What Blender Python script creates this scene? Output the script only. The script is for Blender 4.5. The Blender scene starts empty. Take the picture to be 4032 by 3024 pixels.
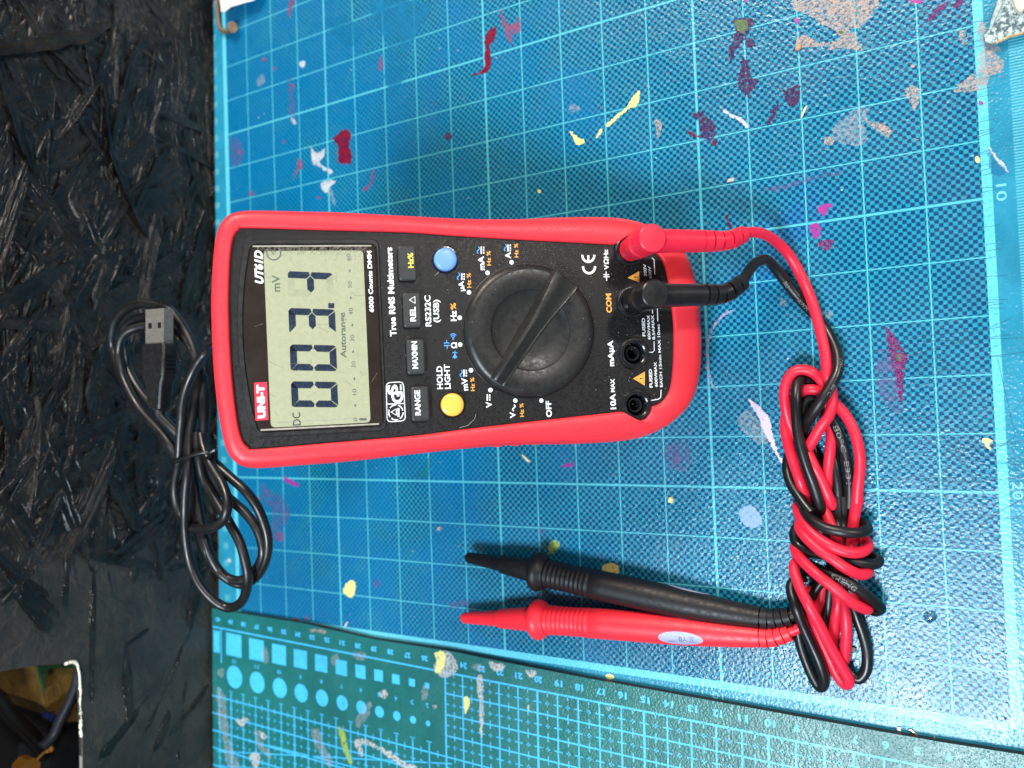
import bpy, bmesh, math, random
from mathutils import Vector, Matrix, noise as mnoise
random.seed(7)
S = bpy.context.scene
COL = S.collection
PI = math.pi

# ---------------------------------------------------------------- camera, world, lamps, exposure
F, CX, CY = 3075.34, 2016.0, 1512.0
RC = Matrix(((0.86404804, -0.03585779, -0.50213066), (-0.04589761, -0.9989169, -0.007645), (-0.50131267, 0.02965224, -0.86475797)))
CAM = Vector((0.18893918, -0.06525672, 0.31076935))
cam = bpy.data.cameras.new('camera')
cam.sensor_fit = 'HORIZONTAL'; cam.sensor_width = 36.0; cam.lens = F / 4032 * 36
cam.clip_start = 0.01; cam.clip_end = 50
cam.dof.use_dof = True; cam.dof.focus_distance = 0.285; cam.dof.aperture_fstop = 10.0
co = bpy.data.objects.new('camera', cam); COL.objects.link(co); S.camera = co
M3 = Matrix((RC[0], -RC[1], -RC[2])).transposed()
co.matrix_world = Matrix.Translation(CAM) @ M3.to_4x4()

W = bpy.data.worlds.new('World'); S.world = W; W.use_nodes = True
W.node_tree.nodes['Background'].inputs[0].default_value = (0.92, 0.96, 1.0, 1)
W.node_tree.nodes['Background'].inputs[1].default_value = 0.15

def area(name, loc, target, sx, sy, power, color):
    l = bpy.data.lights.new(name, 'AREA'); l.shape = 'RECTANGLE'; l.size = sx; l.size_y = sy; l.energy = power; l.color = color
    o = bpy.data.objects.new(name, l); COL.objects.link(o); o.location = loc
    o.rotation_euler = (Vector(target) - Vector(loc)).to_track_quat('-Z', 'Y').to_euler()
    return o
area('cool_ceiling_lamp', (0.13, -0.60, 1.05), (0.05, 0, 0), 0.32, 0.32, 16.5, (0.80, 0.91, 1.0))
area('added_board_light', (1.30, 0.60, 0.95), (-0.2, 0, 0.05), 0.13, 0.13, 9.0, (1.0, 0.95, 0.88))  # unseen light added to put highlights on the black strand board
area('warm_room_lamp', (0.05, 1.10, 1.0), (0.0, 0, 0.05), 0.40, 0.40, 21, (1.0, 0.88, 0.76))
S.view_settings.view_transform = 'Standard'; S.view_settings.look = 'None'
S.view_settings.exposure = 0.33; S.view_settings.gamma = 1.0; S.view_settings.use_curve_mapping = False
S.render.engine = 'CYCLES'
S.cycles.max_bounces = 6

# ---------------------------------------------------------------- where a traced point stands on a plane (mm in world / in the meter's own frame)
def ray(u, v):
    return RC.transposed() @ Vector(((u - CX) / F, (v - CY) / F, 1.0))
def gp(p, h=0.0):
    d = ray(*p); X = CAM + d * ((h / 1000 - CAM.z) / d.z)
    return (X.x * 1000, X.y * 1000, h)
RM = Matrix(((0.73865123, 0.00206226, 0.67408465), (0.01339939, 0.99975282, -0.01774143), (-0.67395461, 0.02213705, 0.73844101)))
TM = Vector((0.08401709, -0.03761938, 0.04009276))
def mp(p, h=0.0):
    d = ray(*p); n = RM.col[2]; O = TM + n * (h / 1000)
    X = CAM + d * (n.dot(O - CAM) / n.dot(d)); L = RM.transposed() @ (X - TM)
    return (L.x * 1000, L.y * 1000)
def m2w(x, y, h):
    return (TM + RM @ Vector((x / 1000, y / 1000, h / 1000))) * 1000
def zone(ox, oy, s):
    return lambda u, v: (ox + u * s, oy + v * s)
Q = 0.6076
R1, R2, R3 = zone(0, 0, Q), zone(1344, 0, Q), zone(2688, 0, Q)
R5, R6 = zone(1344, 1008, Q), zone(2688, 1008, Q)
R7, R8, R9 = zone(0, 2016, Q), zone(1344, 2016, Q), zone(2688, 2016, Q)
q = 0.36166
zA, zB, zC, zD, zE, zF = zone(820, 800, q), zone(820, 1300, q), zone(1480, 860, q), zone(1480, 1300, q), zone(2160, 820, q), zone(2160, 1200, q)
z7, z8 = zone(300, 1100, q), zone(560, 1700, 0.48222)

# ---------------------------------------------------------------- node helpers
class NT:
    def __init__(s, mat):
        s.t = mat.node_tree; s.n = s.t.nodes; s.l = s.t.links
    def new(s, k, **kw):
        n = s.n.new(k)
        for a, b in kw.items(): setattr(n, a, b)
        return n
    def put(s, sock, v):
        if isinstance(v, (int, float)): sock.default_value = v
        elif isinstance(v, (tuple, list)): sock.default_value = tuple(v) + ((1,) if len(v) == 3 and sock.type == 'RGBA' else ())
        else: s.l.new(v, sock)
    def m(s, op, a, b=0.0, c=None, clamp=False):
        n = s.new('ShaderNodeMath', operation=op, use_clamp=clamp); s.put(n.inputs[0], a); s.put(n.inputs[1], b)
        if c is not None: s.put(n.inputs[2], c)
        return n.outputs[0]
    def mix(s, f, a, b):
        n = s.new('ShaderNodeMix', data_type='RGBA'); s.put(n.inputs[0], f); s.put(n.inputs[6], a); s.put(n.inputs[7], b); return n.outputs[2]
    def smooth(s, v, lo, hi, a=0.0, b=1.0):
        n = s.new('ShaderNodeMapRange', interpolation_type='SMOOTHSTEP'); s.put(n.inputs[0], v)
        n.inputs[1].default_value = lo; n.inputs[2].default_value = hi; n.inputs[3].default_value = a; n.inputs[4].default_value = b
        return n.outputs[0]
    def noise(s, vec, scale, detail=3.0, rough=0.5, dist=0.0):
        n = s.new('ShaderNodeTexNoise'); s.put(n.inputs['Vector'], vec)
        n.inputs['Scale'].default_value = scale; n.inputs['Detail'].default_value = detail; n.inputs['Roughness'].default_value = rough
        n.inputs['Distortion'].default_value = dist
        return n.outputs[0]
    def vor(s, vec, scale, feat='F1', out=0):
        n = s.new('ShaderNodeTexVoronoi', feature=feat); s.put(n.inputs['Vector'], vec); n.inputs['Scale'].default_value = scale
        return n.outputs[out]
    def pos(s, k=1000.0):
        """object coordinates in millimetres"""
        tc = s.new('ShaderNodeTexCoord'); vm = s.new('ShaderNodeVectorMath', operation='SCALE')
        s.l.new(tc.outputs['Object'], vm.inputs[0]); vm.inputs[3].default_value = k
        return vm.outputs[0]
    def bump(s, hgt, strength=1.0, dist=0.001, normal=None):
        b = s.new('ShaderNodeBump'); s.put(b.inputs['Height'], hgt); b.inputs['Strength'].default_value = strength; b.inputs['Distance'].default_value = dist
        if normal is not None: s.l.new(normal, b.inputs['Normal'])
        return b.outputs[0]
MATS = {}
def newmat(name):
    m = bpy.data.materials.new(name); m.use_nodes = True; MATS[name] = m
    return m, NT(m), m.node_tree.nodes['Principled BSDF']
def pbr(name, color, rough=0.5, metal=0.0, spec=0.5, var=0.12, vscale=0.05, bscale=3.0, bdist=0.02, rvar=0.1, coat=0.0, sss=0.0):
    """bscale in 1/mm, bdist in mm"""
    m, N, B = newmat(name); P = N.pos()
    n1 = N.noise(P, vscale, 4, 0.6)
    k = N.smooth(n1, 0.25, 0.75, 1 - var, 1 + var)
    cn = N.new('ShaderNodeVectorMath', operation='SCALE'); cn.inputs[0].default_value = color; N.l.new(k, cn.inputs[3])
    N.l.new(cn.outputs[0], B.inputs['Base Color'])
    n2 = N.noise(P, bscale * 0.35, 5, 0.65)
    N.l.new(N.smooth(n2, 0.3, 0.7, max(rough - rvar, 0.02), rough + rvar), B.inputs['Roughness'])
    B.inputs['Metallic'].default_value = metal; B.inputs['Specular IOR Level'].default_value = spec
    B.inputs['Coat Weight'].default_value = coat; B.inputs['Coat Roughness'].default_value = 0.12
    if sss: B.inputs['Subsurface Weight'].default_value = sss; B.inputs['Subsurface Scale'].default_value = 0.001
    if bdist: N.l.new(N.bump(N.noise(P, bscale, 3, 0.6), 1.0, bdist / 1000), B.inputs['Normal'])
    return m

# ---------------------------------------------------------------- mesh helpers (all lengths in mm)
def mesh_obj(name, verts, faces, mat, parent=None, smooth=False, off=(0, 0, 0), uvs=None):
    me = bpy.data.meshes.new(name)
    me.from_pydata([((v[0] - off[0]) / 1000, (v[1] - off[1]) / 1000, (v[2] - off[2]) / 1000) for v in verts], [], faces)
    me.update()
    if uvs:
        ul = me.uv_layers.new(name='UVMap')
        for lp in me.loops: ul.data[lp.index].uv = uvs[lp.vertex_index]
    me.materials.append(mat)
    if smooth:
        for p in me.polygons: p.use_smooth = True
    o = bpy.data.objects.new(name, me); COL.objects.link(o)
    if parent is not None: o.parent = parent
    return o
class MB:
    def __init__(s): s.v = []; s.f = []; s.uv = []
    def add(s, v, f):
        k = len(s.v); s.v += [tuple(x) for x in v]; s.f += [tuple(i + k for i in ff) for ff in f]
    def build(s, name, mat, parent=None, smooth=False, off=(0, 0, 0), bevel=0, angle=40, uvs=None):
        o = mesh_obj(name, s.v, s.f, mat, parent, smooth, off, uvs)
        if bevel:
            b = o.modifiers.new('bevel', 'BEVEL'); b.width = bevel / 1000; b.segments = 3; b.limit_method = 'ANGLE'; b.angle_limit = math.radians(35)
            for p in o.data.polygons: p.use_smooth = True
        if smooth or bevel:
            bm = bmesh.new(); bm.from_mesh(o.data)
            for e in bm.edges:
                e.smooth = not (len(e.link_faces) == 2 and e.calc_face_angle(0) > math.radians(angle))
            bm.to_mesh(o.data); bm.free()
        return o
def box(x0, x1, y0, y1, z0, z1):
    v = [(x, y, z) for z in (z0, z1) for x, y in ((x0, y0), (x1, y0), (x1, y1), (x0, y1))]
    return v, [(3, 2, 1, 0), (4, 5, 6, 7), (0, 1, 5, 4), (1, 2, 6, 5), (2, 3, 7, 6), (3, 0, 4, 7)]
def prism(poly, z0, z1, cap=True):
    n = len(poly); v = [(x, y, z0) for x, y in poly] + [(x, y, z1) for x, y in poly]
    f = [(i, (i + 1) % n, n + (i + 1) % n, n + i) for i in range(n)]
    if cap: f += [tuple(range(n, 2 * n)), tuple(range(n - 1, -1, -1))]
    return v, f
def ccw(poly):
    a = sum(poly[i - 1][0] * poly[i][1] - poly[i][0] * poly[i - 1][1] for i in range(len(poly)))
    return poly if a > 0 else poly[::-1]
def lathe(prof, cx=0, cy=0, n=48, closed_top=True):
    v = []; f = []
    for r, z in prof:
        for i in range(n):
            a = 2 * PI * i / n; v.append((cx + r * math.cos(a), cy + r * math.sin(a), z))
    for k in range(len(prof) - 1):
        for i in range(n):
            j = (i + 1) % n; f.append((k * n + i, k * n + j, (k + 1) * n + j, (k + 1) * n + i))
    if closed_top: f.append(tuple(range((len(prof) - 1) * n, len(prof) * n)))
    return v, f
def catmull(pts, n=8, closed=False):
    P = [Vector(p) for p in pts]; out = []; L = len(P)
    rng = range(L if closed else L - 1)
    for i in rng:
        if closed: a, b, c, d = P[i - 1], P[i], P[(i + 1) % L], P[(i + 2) % L]
        else: a, b, c, d = P[max(i - 1, 0)], P[i], P[i + 1], P[min(i + 2, L - 1)]
        for k in range(n):
            t = k / n
            out.append(0.5 * ((2 * b) + (c - a) * t + (2 * a - 5 * b + 4 * c - d) * t * t + (3 * b - a - 3 * c + d) * t ** 3))
    if not closed: out.append(P[-1])
    return out
def frames(path):
    """parallel transport frames"""
    T = []
    for i in range(len(path)):
        T.append((path[min(i + 1, len(path) - 1)] - path[max(i - 1, 0)]).normalized())
    up = Vector((0, 0, 1)); fr = []
    for t in T:
        s = t.cross(up)
        if s.length < 1e-3: s = Vector((1, 0, 0))
        s.normalize(); u = s.cross(t).normalized(); fr.append((t, s, u))
    return fr
def tube(path, rad, n=16, cap=True):
    path = [Vector(p) for p in path]; fr = frames(path); v = []; f = []
    for i, p in enumerate(path):
        r = rad[i] if isinstance(rad, (list, tuple)) else rad
        _, s, u = fr[i]
        for k in range(n):
            a = 2 * PI * k / n; v.append(p + s * (r * math.cos(a)) + u * (r * math.sin(a)))
    for i in range(len(path) - 1):
        for k in range(n):
            j = (k + 1) % n; f.append((i * n + j, i * n + k, (i + 1) * n + k, (i + 1) * n + j))
    if cap: f.append(tuple(range(n))); f.append(tuple(range(len(path) * n - 1, (len(path) - 1) * n - 1, -1)))
    return v, f
def fill_holes(outer, holes, z):
    bm = bmesh.new(); edges = []
    for loop in [outer] + holes:
        vs = [bm.verts.new((x, y, z)) for x, y in loop]
        edges += [bm.edges.new((vs[i - 1], vs[i])) for i in range(len(vs))]
    bmesh.ops.triangle_fill(bm, use_beauty=True, use_dissolve=False, edges=edges)
    bm.normal_update()
    for f in bm.faces:
        if f.normal.z < 0: f.normal_flip()
    bm.verts.index_update()
    v = [tuple(x.co) for x in bm.verts]; f = [tuple(a.index for a in ff.verts) for ff in bm.faces]; bm.free()
    return v, f
def circ(cx, cy, r, n=32, a0=0, a1=2 * PI):
    return [(cx + r * math.cos(a0 + (a1 - a0) * i / n), cy + r * math.sin(a0 + (a1 - a0) * i / n)) for i in range(n)]
def tag(o, label=None, cat=None, group=None, kind=None):
    for k, v in (('label', label), ('category', cat), ('group', group), ('kind', kind)):
        if v: o[k] = v
    return o
def empty(name, loc_mm, rot=None):
    o = bpy.data.objects.new(name, None); COL.objects.link(o); o.empty_display_size = 0.01
    o.location = Vector(loc_mm) / 1000
    if rot is not None: o.rotation_euler = rot
    return o

# ---------------------------------------------------------------- lettering
def glyphs(txt, bold=0.0, shear=0.0, space=1.0):
    """flat lettering mesh scaled so cap height = 1, baseline at 0, starting at x = 0"""
    cu = bpy.data.curves.new('t', 'FONT'); cu.body = txt; cu.size = 1.0; cu.offset = bold; cu.shear = shear; cu.space_character = space
    cu.resolution_u = 3; cu.fill_mode = 'FRONT'
    o = bpy.data.objects.new('t', cu); COL.objects.link(o)
    dg = bpy.context.evaluated_depsgraph_get(); me = bpy.data.meshes.new_from_object(o.evaluated_get(dg))
    v = [tuple(x.co) for x in me.vertices]; f = [tuple(p.vertices) for p in me.polygons]
    bpy.data.objects.remove(o); bpy.data.meshes.remove(me); bpy.data.curves.remove(cu)
    if not v: return [], [], 1.0
    x0 = min(a[0] for a in v); cap = 0.69 + 2 * bold
    return [((a[0] - x0) / cap, (a[1] + bold) / cap) for a in v], f, (max(a[0] for a in v) - x0) / cap
def put_text(mb, txt, start, end, h, z, bold=0.02, shear=0.0, space=1.0, flip=False):
    """lettering whose baseline runs from start to end (2D mm); letters stand to the left of that direction, h mm high"""
    v, f, w = glyphs(txt, bold, shear, space)
    s = Vector(start[:2]); d = Vector(end[:2]) - s; up = Vector((-d.y, d.x)).normalized() * h
    mb.add([(*(s + d * (a / w) + up * b), z) for a, b in v], f)
def stroke(mb, pts, w, z, closed=False):
    P = [Vector(p[:2]) for p in pts]; n = len(P); v = []; f = []
    for i in range(n):
        a = P[i - 1] if (i > 0 or closed) else P[i]; b = P[(i + 1) % n] if (i < n - 1 or closed) else P[i]
        t = (b - a).normalized(); nn = Vector((-t.y, t.x)) * (w / 2)
        v += [(*(P[i] + nn), z), (*(P[i] - nn), z)]
    for i in range(n if closed else n - 1):
        j = (i + 1) % n; f.append((2 * i, 2 * i + 1, 2 * j + 1, 2 * j))
    mb.add(v, f)
def flat(mb, poly, z):
    poly = ccw([tuple(p[:2]) for p in poly]); mb.add([(x, y, z) for x, y in poly], [tuple(range(len(poly)))])

# ---------------------------------------------------------------- materials
red = pbr('red_rubber', (0.80, 0.030, 0.046), 0.44, spec=0.40, var=0.05, vscale=0.04, bscale=2.5, bdist=0.008)
red_pvc = pbr('red_pvc', (0.66, 0.013, 0.042), 0.42, spec=0.42, var=0.06, vscale=0.08, bscale=0.3, bdist=0.006)
blk_pvc = pbr('black_pvc', (0.006, 0.0065, 0.0075), 0.36, spec=0.45, var=0.2, vscale=0.1, bscale=0.3, bdist=0.006)
blk_usb = pbr('black_cable_jacket', (0.007, 0.007, 0.008), 0.38, spec=0.45, var=0.2, vscale=0.1, bscale=0.3, bdist=0.006)
blk_probe = pbr('black_probe_rubber', (0.005, 0.0055, 0.007), 0.5, spec=0.35, var=0.15, vscale=0.1, bscale=1.6, bdist=0.012)
abs_blk = pbr('textured_black_plastic', (0.0055, 0.0055, 0.006), 0.42, spec=0.38, var=0.25, vscale=0.06, bscale=3.0, bdist=0.07, rvar=0.14)
abs_smooth = pbr('smooth_black_plastic', (0.014, 0.014, 0.015), 0.38, spec=0.45, var=0.12, vscale=0.1, bscale=1.2, bdist=0.02)
abs_gloss = pbr('gloss_black_plastic', (0.010, 0.011, 0.013), 0.22, spec=0.5, var=0.1, bscale=1.2, bdist=0.01)
dial_m = pbr('dial_grey_plastic', (0.016, 0.0163, 0.016), 0.36, spec=0.36, var=0.1, vscale=0.08, bscale=1.4, bdist=0.018)
btn_m = pbr('button_rubber', (0.028, 0.030, 0.030), 0.48, spec=0.4, var=0.1, bscale=2.0, bdist=0.015)
white_ink = pbr('white_ink', (0.80, 0.82, 0.82), 0.5, var=0.03, bdist=0)
orange_ink = pbr('orange_ink', (0.80, 0.36, 0.06), 0.5, var=0.04, bdist=0)
yellow_ink = pbr('yellow_ink', (0.80, 0.66, 0.08), 0.5, var=0.04, bdist=0)
blue_ink = pbr('blue_ink', (0.07, 0.32, 0.85), 0.5, var=0.04, bdist=0)
blue_btn = pbr('blue_button_plastic', (0.13, 0.30, 0.78), 0.36, var=0.04, bscale=1.0, bdist=0.005)
yel_btn = pbr('yellow_button_plastic', (0.90, 0.46, 0.07), 0.36, var=0.04, bscale=1.0, bdist=0.005)
glass_blk = pbr('screen_border_gloss', (0.022, 0.016, 0.013), 0.16, var=0.2, vscale=0.08, bscale=0.6, bdist=0.012, rvar=0.08)
lcd_m = pbr('lcd_green_grey', (0.325, 0.340, 0.222), 0.24, var=0.05, vscale=0.6, bscale=3.5, bdist=0.012, spec=0.45)
seg_m = pbr('lcd_segment', (0.012, 0.022, 0.045), 0.28, var=0.15, vscale=0.3, bscale=3.0, bdist=0.006)
seg_lt = pbr('lcd_segment_light', (0.10, 0.12, 0.11), 0.28, var=0.15, vscale=0.3, bscale=3.0, bdist=0.006)
seg_ghost = pbr('lcd_segment_ghost', (0.292, 0.312, 0.208), 0.28, var=0.12, vscale=0.3, bscale=3.0, bdist=0.006)
logo_red = pbr('logo_red', (0.78, 0.03, 0.06), 0.4, var=0.04, bdist=0)
painted_glint = pbr('painted_pane_highlight', (0.50, 0.47, 0.40), 0.12, var=0.2, vscale=0.4, bscale=0.7, bdist=0.01, spec=0.9, metal=0.35)  # pale tone that paints the highlight along the pane's edges
steel = pbr('nickel_steel', (0.34, 0.325, 0.29), 0.36, metal=0.7, var=0.12, vscale=0.4, bscale=2.5, bdist=0.01)
rust = pbr('rusty_steel', (0.16, 0.105, 0.065), 0.6, metal=0.3, var=0.35, vscale=0.5, bscale=1.5, bdist=0.08)
usb_mold = pbr('usb_overmould', (0.007, 0.007, 0.008), 0.42, spec=0.5, var=0.3, vscale=0.8, bscale=1.8, bdist=0.10)
label_m = pbr('grey_lilac_label', (0.30, 0.335, 0.50), 0.5, var=0.08, vscale=0.5, bdist=0.01)
paper_m = pbr('white_paper', (0.80, 0.80, 0.80), 0.6, var=0.04, vscale=0.05, bscale=0.3, bdist=0.1)
dark_hole = pbr('jack_socket_black', (0.006, 0.006, 0.007), 0.35, var=0.1, bdist=0)
cable_print = pbr('faded_cable_print', (0.15, 0.155, 0.16), 0.5, var=0.2, vscale=2, bdist=0)
brass = pbr('probe_tip_metal', (0.45, 0.38, 0.28), 0.35, metal=1.0, bdist=0)

def mat_surface(N, B, P, col, extra_rough=0.0, peb=1.0):
    """shared pebbled skin of the cutting mats"""
    a = N.vor(P, 0.95 * peb, 'SMOOTH_F1'); b = N.noise(P, 1.7 * peb, 2, 0.5); c = N.noise(P, 0.16, 3, 0.5)
    h = N.m('ADD', N.m('MULTIPLY', a, -0.9), N.m('ADD', N.m('MULTIPLY', b, 0.55), N.m('MULTIPLY', c, 1.0)))
    N.l.new(N.bump(h, 1.0, 0.00016), B.inputs['Normal'])
    N.put(B.inputs['Base Color'], col)
    N.l.new(N.smooth(N.noise(P, 0.03, 4, 0.6), 0.3, 0.7, 0.22 + extra_rough, 0.34 + extra_rough), B.inputs['Roughness'])
    B.inputs['Specular IOR Level'].default_value = 0.5

# blue mat: printed checker dots, 2 cm grid, frame and ruler ticks
blue_mat, N, B = newmat('blue_cutting_mat_print'); P = N.pos()
sep = N.new('ShaderNodeSeparateXYZ'); N.l.new(P, sep.inputs[0]); X, Y = sep.outputs[0], sep.outputs[1]
wob = N.m('MULTIPLY', N.m('SUBTRACT', N.noise(P, 0.9, 2), 0.5), 0.5)
cx = N.m('COSINE', N.m('MULTIPLY', N.m('ADD', X, wob), PI / 1.42857)); cy = N.m('COSINE', N.m('MULTIPLY', N.m('ADD', Y, wob), PI / 1.42857))
chk = N.m('MULTIPLY', cx, cy)
big = N.noise(P, 0.012, 4, 0.6, 0.6); mid = N.noise(P, 0.045, 4, 0.62)
film = N.smooth(N.m('ADD', N.m('MULTIPLY', X, 0.0016), N.noise(P, 0.022, 3, 0.55, 0.5)), 0.34, 0.58)      # worn ink film: weak print far from the ruler side
dark = N.mix(film, (0.000, 0.080, 0.200), (0.001, 0.036, 0.115))
lite = N.mix(film, (0.001, 0.165, 0.33), (0.006, 0.235, 0.345))
lite = N.mix(N.smooth(mid, 0.50, 0.72), lite, (0.012, 0.20, 0.30))
lite = N.mix(N.smooth(big, 0.58, 0.78), lite, (0.003, 0.17, 0.40))
lite = N.mix(N.smooth(chk, -0.5, -0.05), lite, N.mix(0.35, lite, dark))
base = N.mix(N.smooth(chk, -0.06, 0.22), lite, dark)
base = N.mix(N.smooth(N.noise(P, 0.03, 5, 0.7, 1.0), 0.66, 0.80, 0, 0.30), base, (0.05, 0.07, 0.22))     # faint purple ink ghosts
base = N.mix(N.smooth(N.noise(P, 0.021, 4, 0.6, 0.8), 0.64, 0.80, 0, 0.5), base, (0.01, 0.17, 0.16))
def linemask(c, period, w, off=0.0):
    fr = N.m('FRACT', N.m('ADD', N.m('DIVIDE', N.m('ADD', c, off), period), 0.5))
    d = N.m('MULTIPLY', N.m('ABSOLUTE', N.m('SUBTRACT', fr, 0.5)), period)
    return N.smooth(d, w / 2 - 0.12, w / 2 + 0.12, 1, 0)
wear = N.smooth(N.noise(P, 1.1, 4, 0.7), 0.28, 0.48, 0.35, 1)
g = N.m('MAXIMUM', N.m('MAXIMUM', linemask(X, 20, 0.50), linemask(Y, 20, 0.44)), N.m('MAXIMUM', linemask(X, 100, 0.95), linemask(Y, 100, 0.85)))
g = N.m('MULTIPLY', g, wear)
col = N.mix(g, base, (0.075, 0.42, 0.50))
# signed distance to the printed frame (centre 10, 110; half 187 x 287)
def absoff(c, o, hgt): return N.m('SUBTRACT', N.m('ABSOLUTE', N.m('SUBTRACT', c, o)), hgt)
dx, dy = absoff(X, 10, 184.5), absoff(Y, 110, 284.5)
qx, qy = N.m('MAXIMUM', dx, 0.0), N.m('MAXIMUM', dy, 0.0)
sd = N.m('SUBTRACT', N.m('ADD', N.m('SQRT', N.m('ADD', N.m('MULTIPLY', qx, qx), N.m('MULTIPLY', qy, qy))), N.m('MINIMUM', N.m('MAXIMUM', dx, dy), 0.0)), 2.5)
frame_c = N.mix(N.smooth(N.noise(P, 1.4, 4, 0.7), 0.3, 0.5), (0.03, 0.27, 0.40), (0.10, 0.48, 0.60))
marg_c = N.mix(N.smooth(mid, 0.3, 0.7), (0.008, 0.17, 0.27), (0.018, 0.23, 0.36))
tick = N.m('MULTIPLY', linemask(Y, 1.0, 0.5), N.m('MULTIPLY', N.smooth(X, 206.5, 206.9), N.smooth(X, 215, 215.4, 1, 0)))
marg_c = N.mix(N.m('MULTIPLY', tick, 0.8), marg_c, (0.10, 0.42, 0.50))
ltick = N.m('MULTIPLY', linemask(Y, 10.0, 3.5), N.m('MULTIPLY', N.smooth(X, -190, -189.6), N.smooth(X, -186, -185.6, 1, 0)))
marg_c = N.mix(N.m('MULTIPLY', ltick, 0.6), marg_c, (0.10, 0.36, 0.42))
col = N.mix(N.smooth(sd, -0.15, 0.15), col, N.mix(N.smooth(sd, 2.85, 3.15), frame_c, marg_c))
mat_surface(N, B, P, col)

green_mat, N, B = newmat('green_cutting_mat'); P = N.pos()
v1 = N.vor(P, 0.42, 'F1')
c0 = N.mix(N.smooth(N.noise(P, 0.035, 4, 0.6), 0.3, 0.7), (0.003, 0.098, 0.096), (0.008, 0.130, 0.124))
c0 = N.mix(N.smooth(N.noise(P, 0.06, 4, 0.65, 0.5), 0.60, 0.74, 0, 0.55), c0, (0.004, 0.065, 0.055))
c0 = N.mix(N.smooth(N.noise(P, 0.05, 5, 0.7, 0.8), 0.68, 0.82, 0, 0.35), c0, (0.22, 0.28, 0.30))
c0 = N.mix(N.smooth(v1, 0.12, 0.20, 0.75, 0), c0, (0.003, 0.035, 0.035))
mat_surface(N, B, P, c0, 0.06, 1.3)
green_print, N, B = newmat('green_mat_print_ink'); P = N.pos()
mat_surface(N, B, P, N.mix(N.smooth(N.noise(P, 0.5, 4, 0.7), 0.3, 0.6), (0.04, 0.34, 0.62), (0.055, 0.44, 0.80)), 0.06, 1.3)
mat_core = pbr('mat_core_black', (0.012, 0.014, 0.014), 0.6, var=0.1)
blue_print = pbr('pale_blue_print', (0.12, 0.46, 0.56), 0.4, var=0.1, vscale=1.0, bscale=1.2, bdist=0.08)
cut_m = pbr('knife_cut_dark', (0.004, 0.05, 0.085), 0.5, var=0.1, bdist=0)

osb_m, N, B = newmat('black_painted_strand_board'); P = N.pos()
uvn = N.new('ShaderNodeUVMap'); 
mpn = N.new('ShaderNodeMapping'); N.l.new(uvn.outputs[0], mpn.inputs[0]); mpn.inputs['Scale'].default_value = (0.035, 0.42, 1)
fib = N.noise(mpn.outputs[0], 1.0, 3, 0.5); lump = N.noise(P, 0.22, 3, 0.5); fine = N.noise(P, 1.3, 4, 0.7)
c0 = N.mix(N.smooth(N.noise(P, 0.05, 4, 0.6), 0.35, 0.7), (0.006, 0.0055, 0.0045), (0.020, 0.0175, 0.0135))
c0 = N.mix(N.smooth(N.noise(P, 0.03, 5, 0.7), 0.66, 0.72, 0, 0.8), c0, (0.035, 0.014, 0.009))
N.put(B.inputs['Base Color'], c0)
h = N.m('ADD', N.m('MULTIPLY', fib, 1.5), N.m('ADD', N.m('MULTIPLY', lump, 0.7), N.m('MULTIPLY', fine, 0.09)))
N.l.new(N.bump(h, 1.0, 0.0016), B.inputs['Normal'])
N.l.new(N.smooth(N.noise(P, 0.4, 4, 0.7), 0.3, 0.7, 0.09, 0.26), B.inputs['Roughness'])
B.inputs['Specular IOR Level'].default_value = 0.38
osb_flat, N, B = newmat('black_painted_board_ground'); P = N.pos()
N.put(B.inputs['Base Color'], N.mix(N.smooth(N.noise(P, 0.03, 4, 0.6), 0.35, 0.7), (0.018, 0.0165, 0.0145), (0.042, 0.037, 0.030)))
h = N.m('ADD', N.m('MULTIPLY', N.noise(P, 0.10, 4, 0.6, 1.0), 1.4), N.m('MULTIPLY', N.noise(P, 0.9, 4, 0.7), 0.22))
N.l.new(N.bump(h, 1.0, 0.0012), B.inputs['Normal'])
N.l.new(N.smooth(N.noise(P, 0.3, 4, 0.7), 0.3, 0.7, 0.30, 0.55), B.inputs['Roughness'])
raw_wood = pbr('pale_chipped_wood', (0.85, 0.80, 0.66), 0.7, var=0.15, vscale=0.3, bscale=0.8, bdist=0.25)

def paint(name, c1, c2, rough=0.35, thr=0.45, soft=0.10, glitter=0.0, scale=0.55, amax=0.88):
    """paint or ink smear: ragged, broken cover that lets the mat show through"""
    m, N, B = newmat(name); P = N.pos()
    N.put(B.inputs['Base Color'], N.mix(N.smooth(N.noise(P, 0.35, 4, 0.6), 0.35, 0.65), c1, c2))
    a = N.noise(P, scale, 6, 0.75, 0.3)
    N.l.new(N.smooth(a, thr - soft, thr + soft, 0, amax), B.inputs['Alpha'])
    B.inputs['Roughness'].default_value = rough
    if glitter:
        s = N.smooth(N.vor(P, 2.2, 'F1', 1), 0.0, 1.0)
        w = N.new('ShaderNodeTexWhiteNoise'); N.l.new(N.vor(P, 2.0, 'F1', 2), w.inputs['Vector'])
        N.l.new(N.smooth(w.outputs[0], 1 - glitter, 1.0, 0, 1), B.inputs['Metallic'])
        N.l.new(N.bump(N.vor(P, 2.0, 'F1'), 1.0, 0.0004), B.inputs['Normal'])
    else:
        N.l.new(N.bump(N.noise(P, 1.2, 3, 0.6), 1.0, 0.0002), B.inputs['Normal'])
    return m
pt_purple = paint('purple_glitter_paint', (0.030, 0.008, 0.10), (0.085, 0.008, 0.06), 0.3, 0.45, 0.09, 0.15, 0.9)
pt_magenta = paint('magenta_glitter_paint', (0.17, 0.015, 0.13), (0.22, 0.02, 0.15), 0.3, 0.45, 0.09, 0.25, 0.9)
pt_pink = paint('pink_paint', (0.36, 0.02, 0.24), (0.24, 0.03, 0.28), 0.35, 0.38, 0.05)
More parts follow.
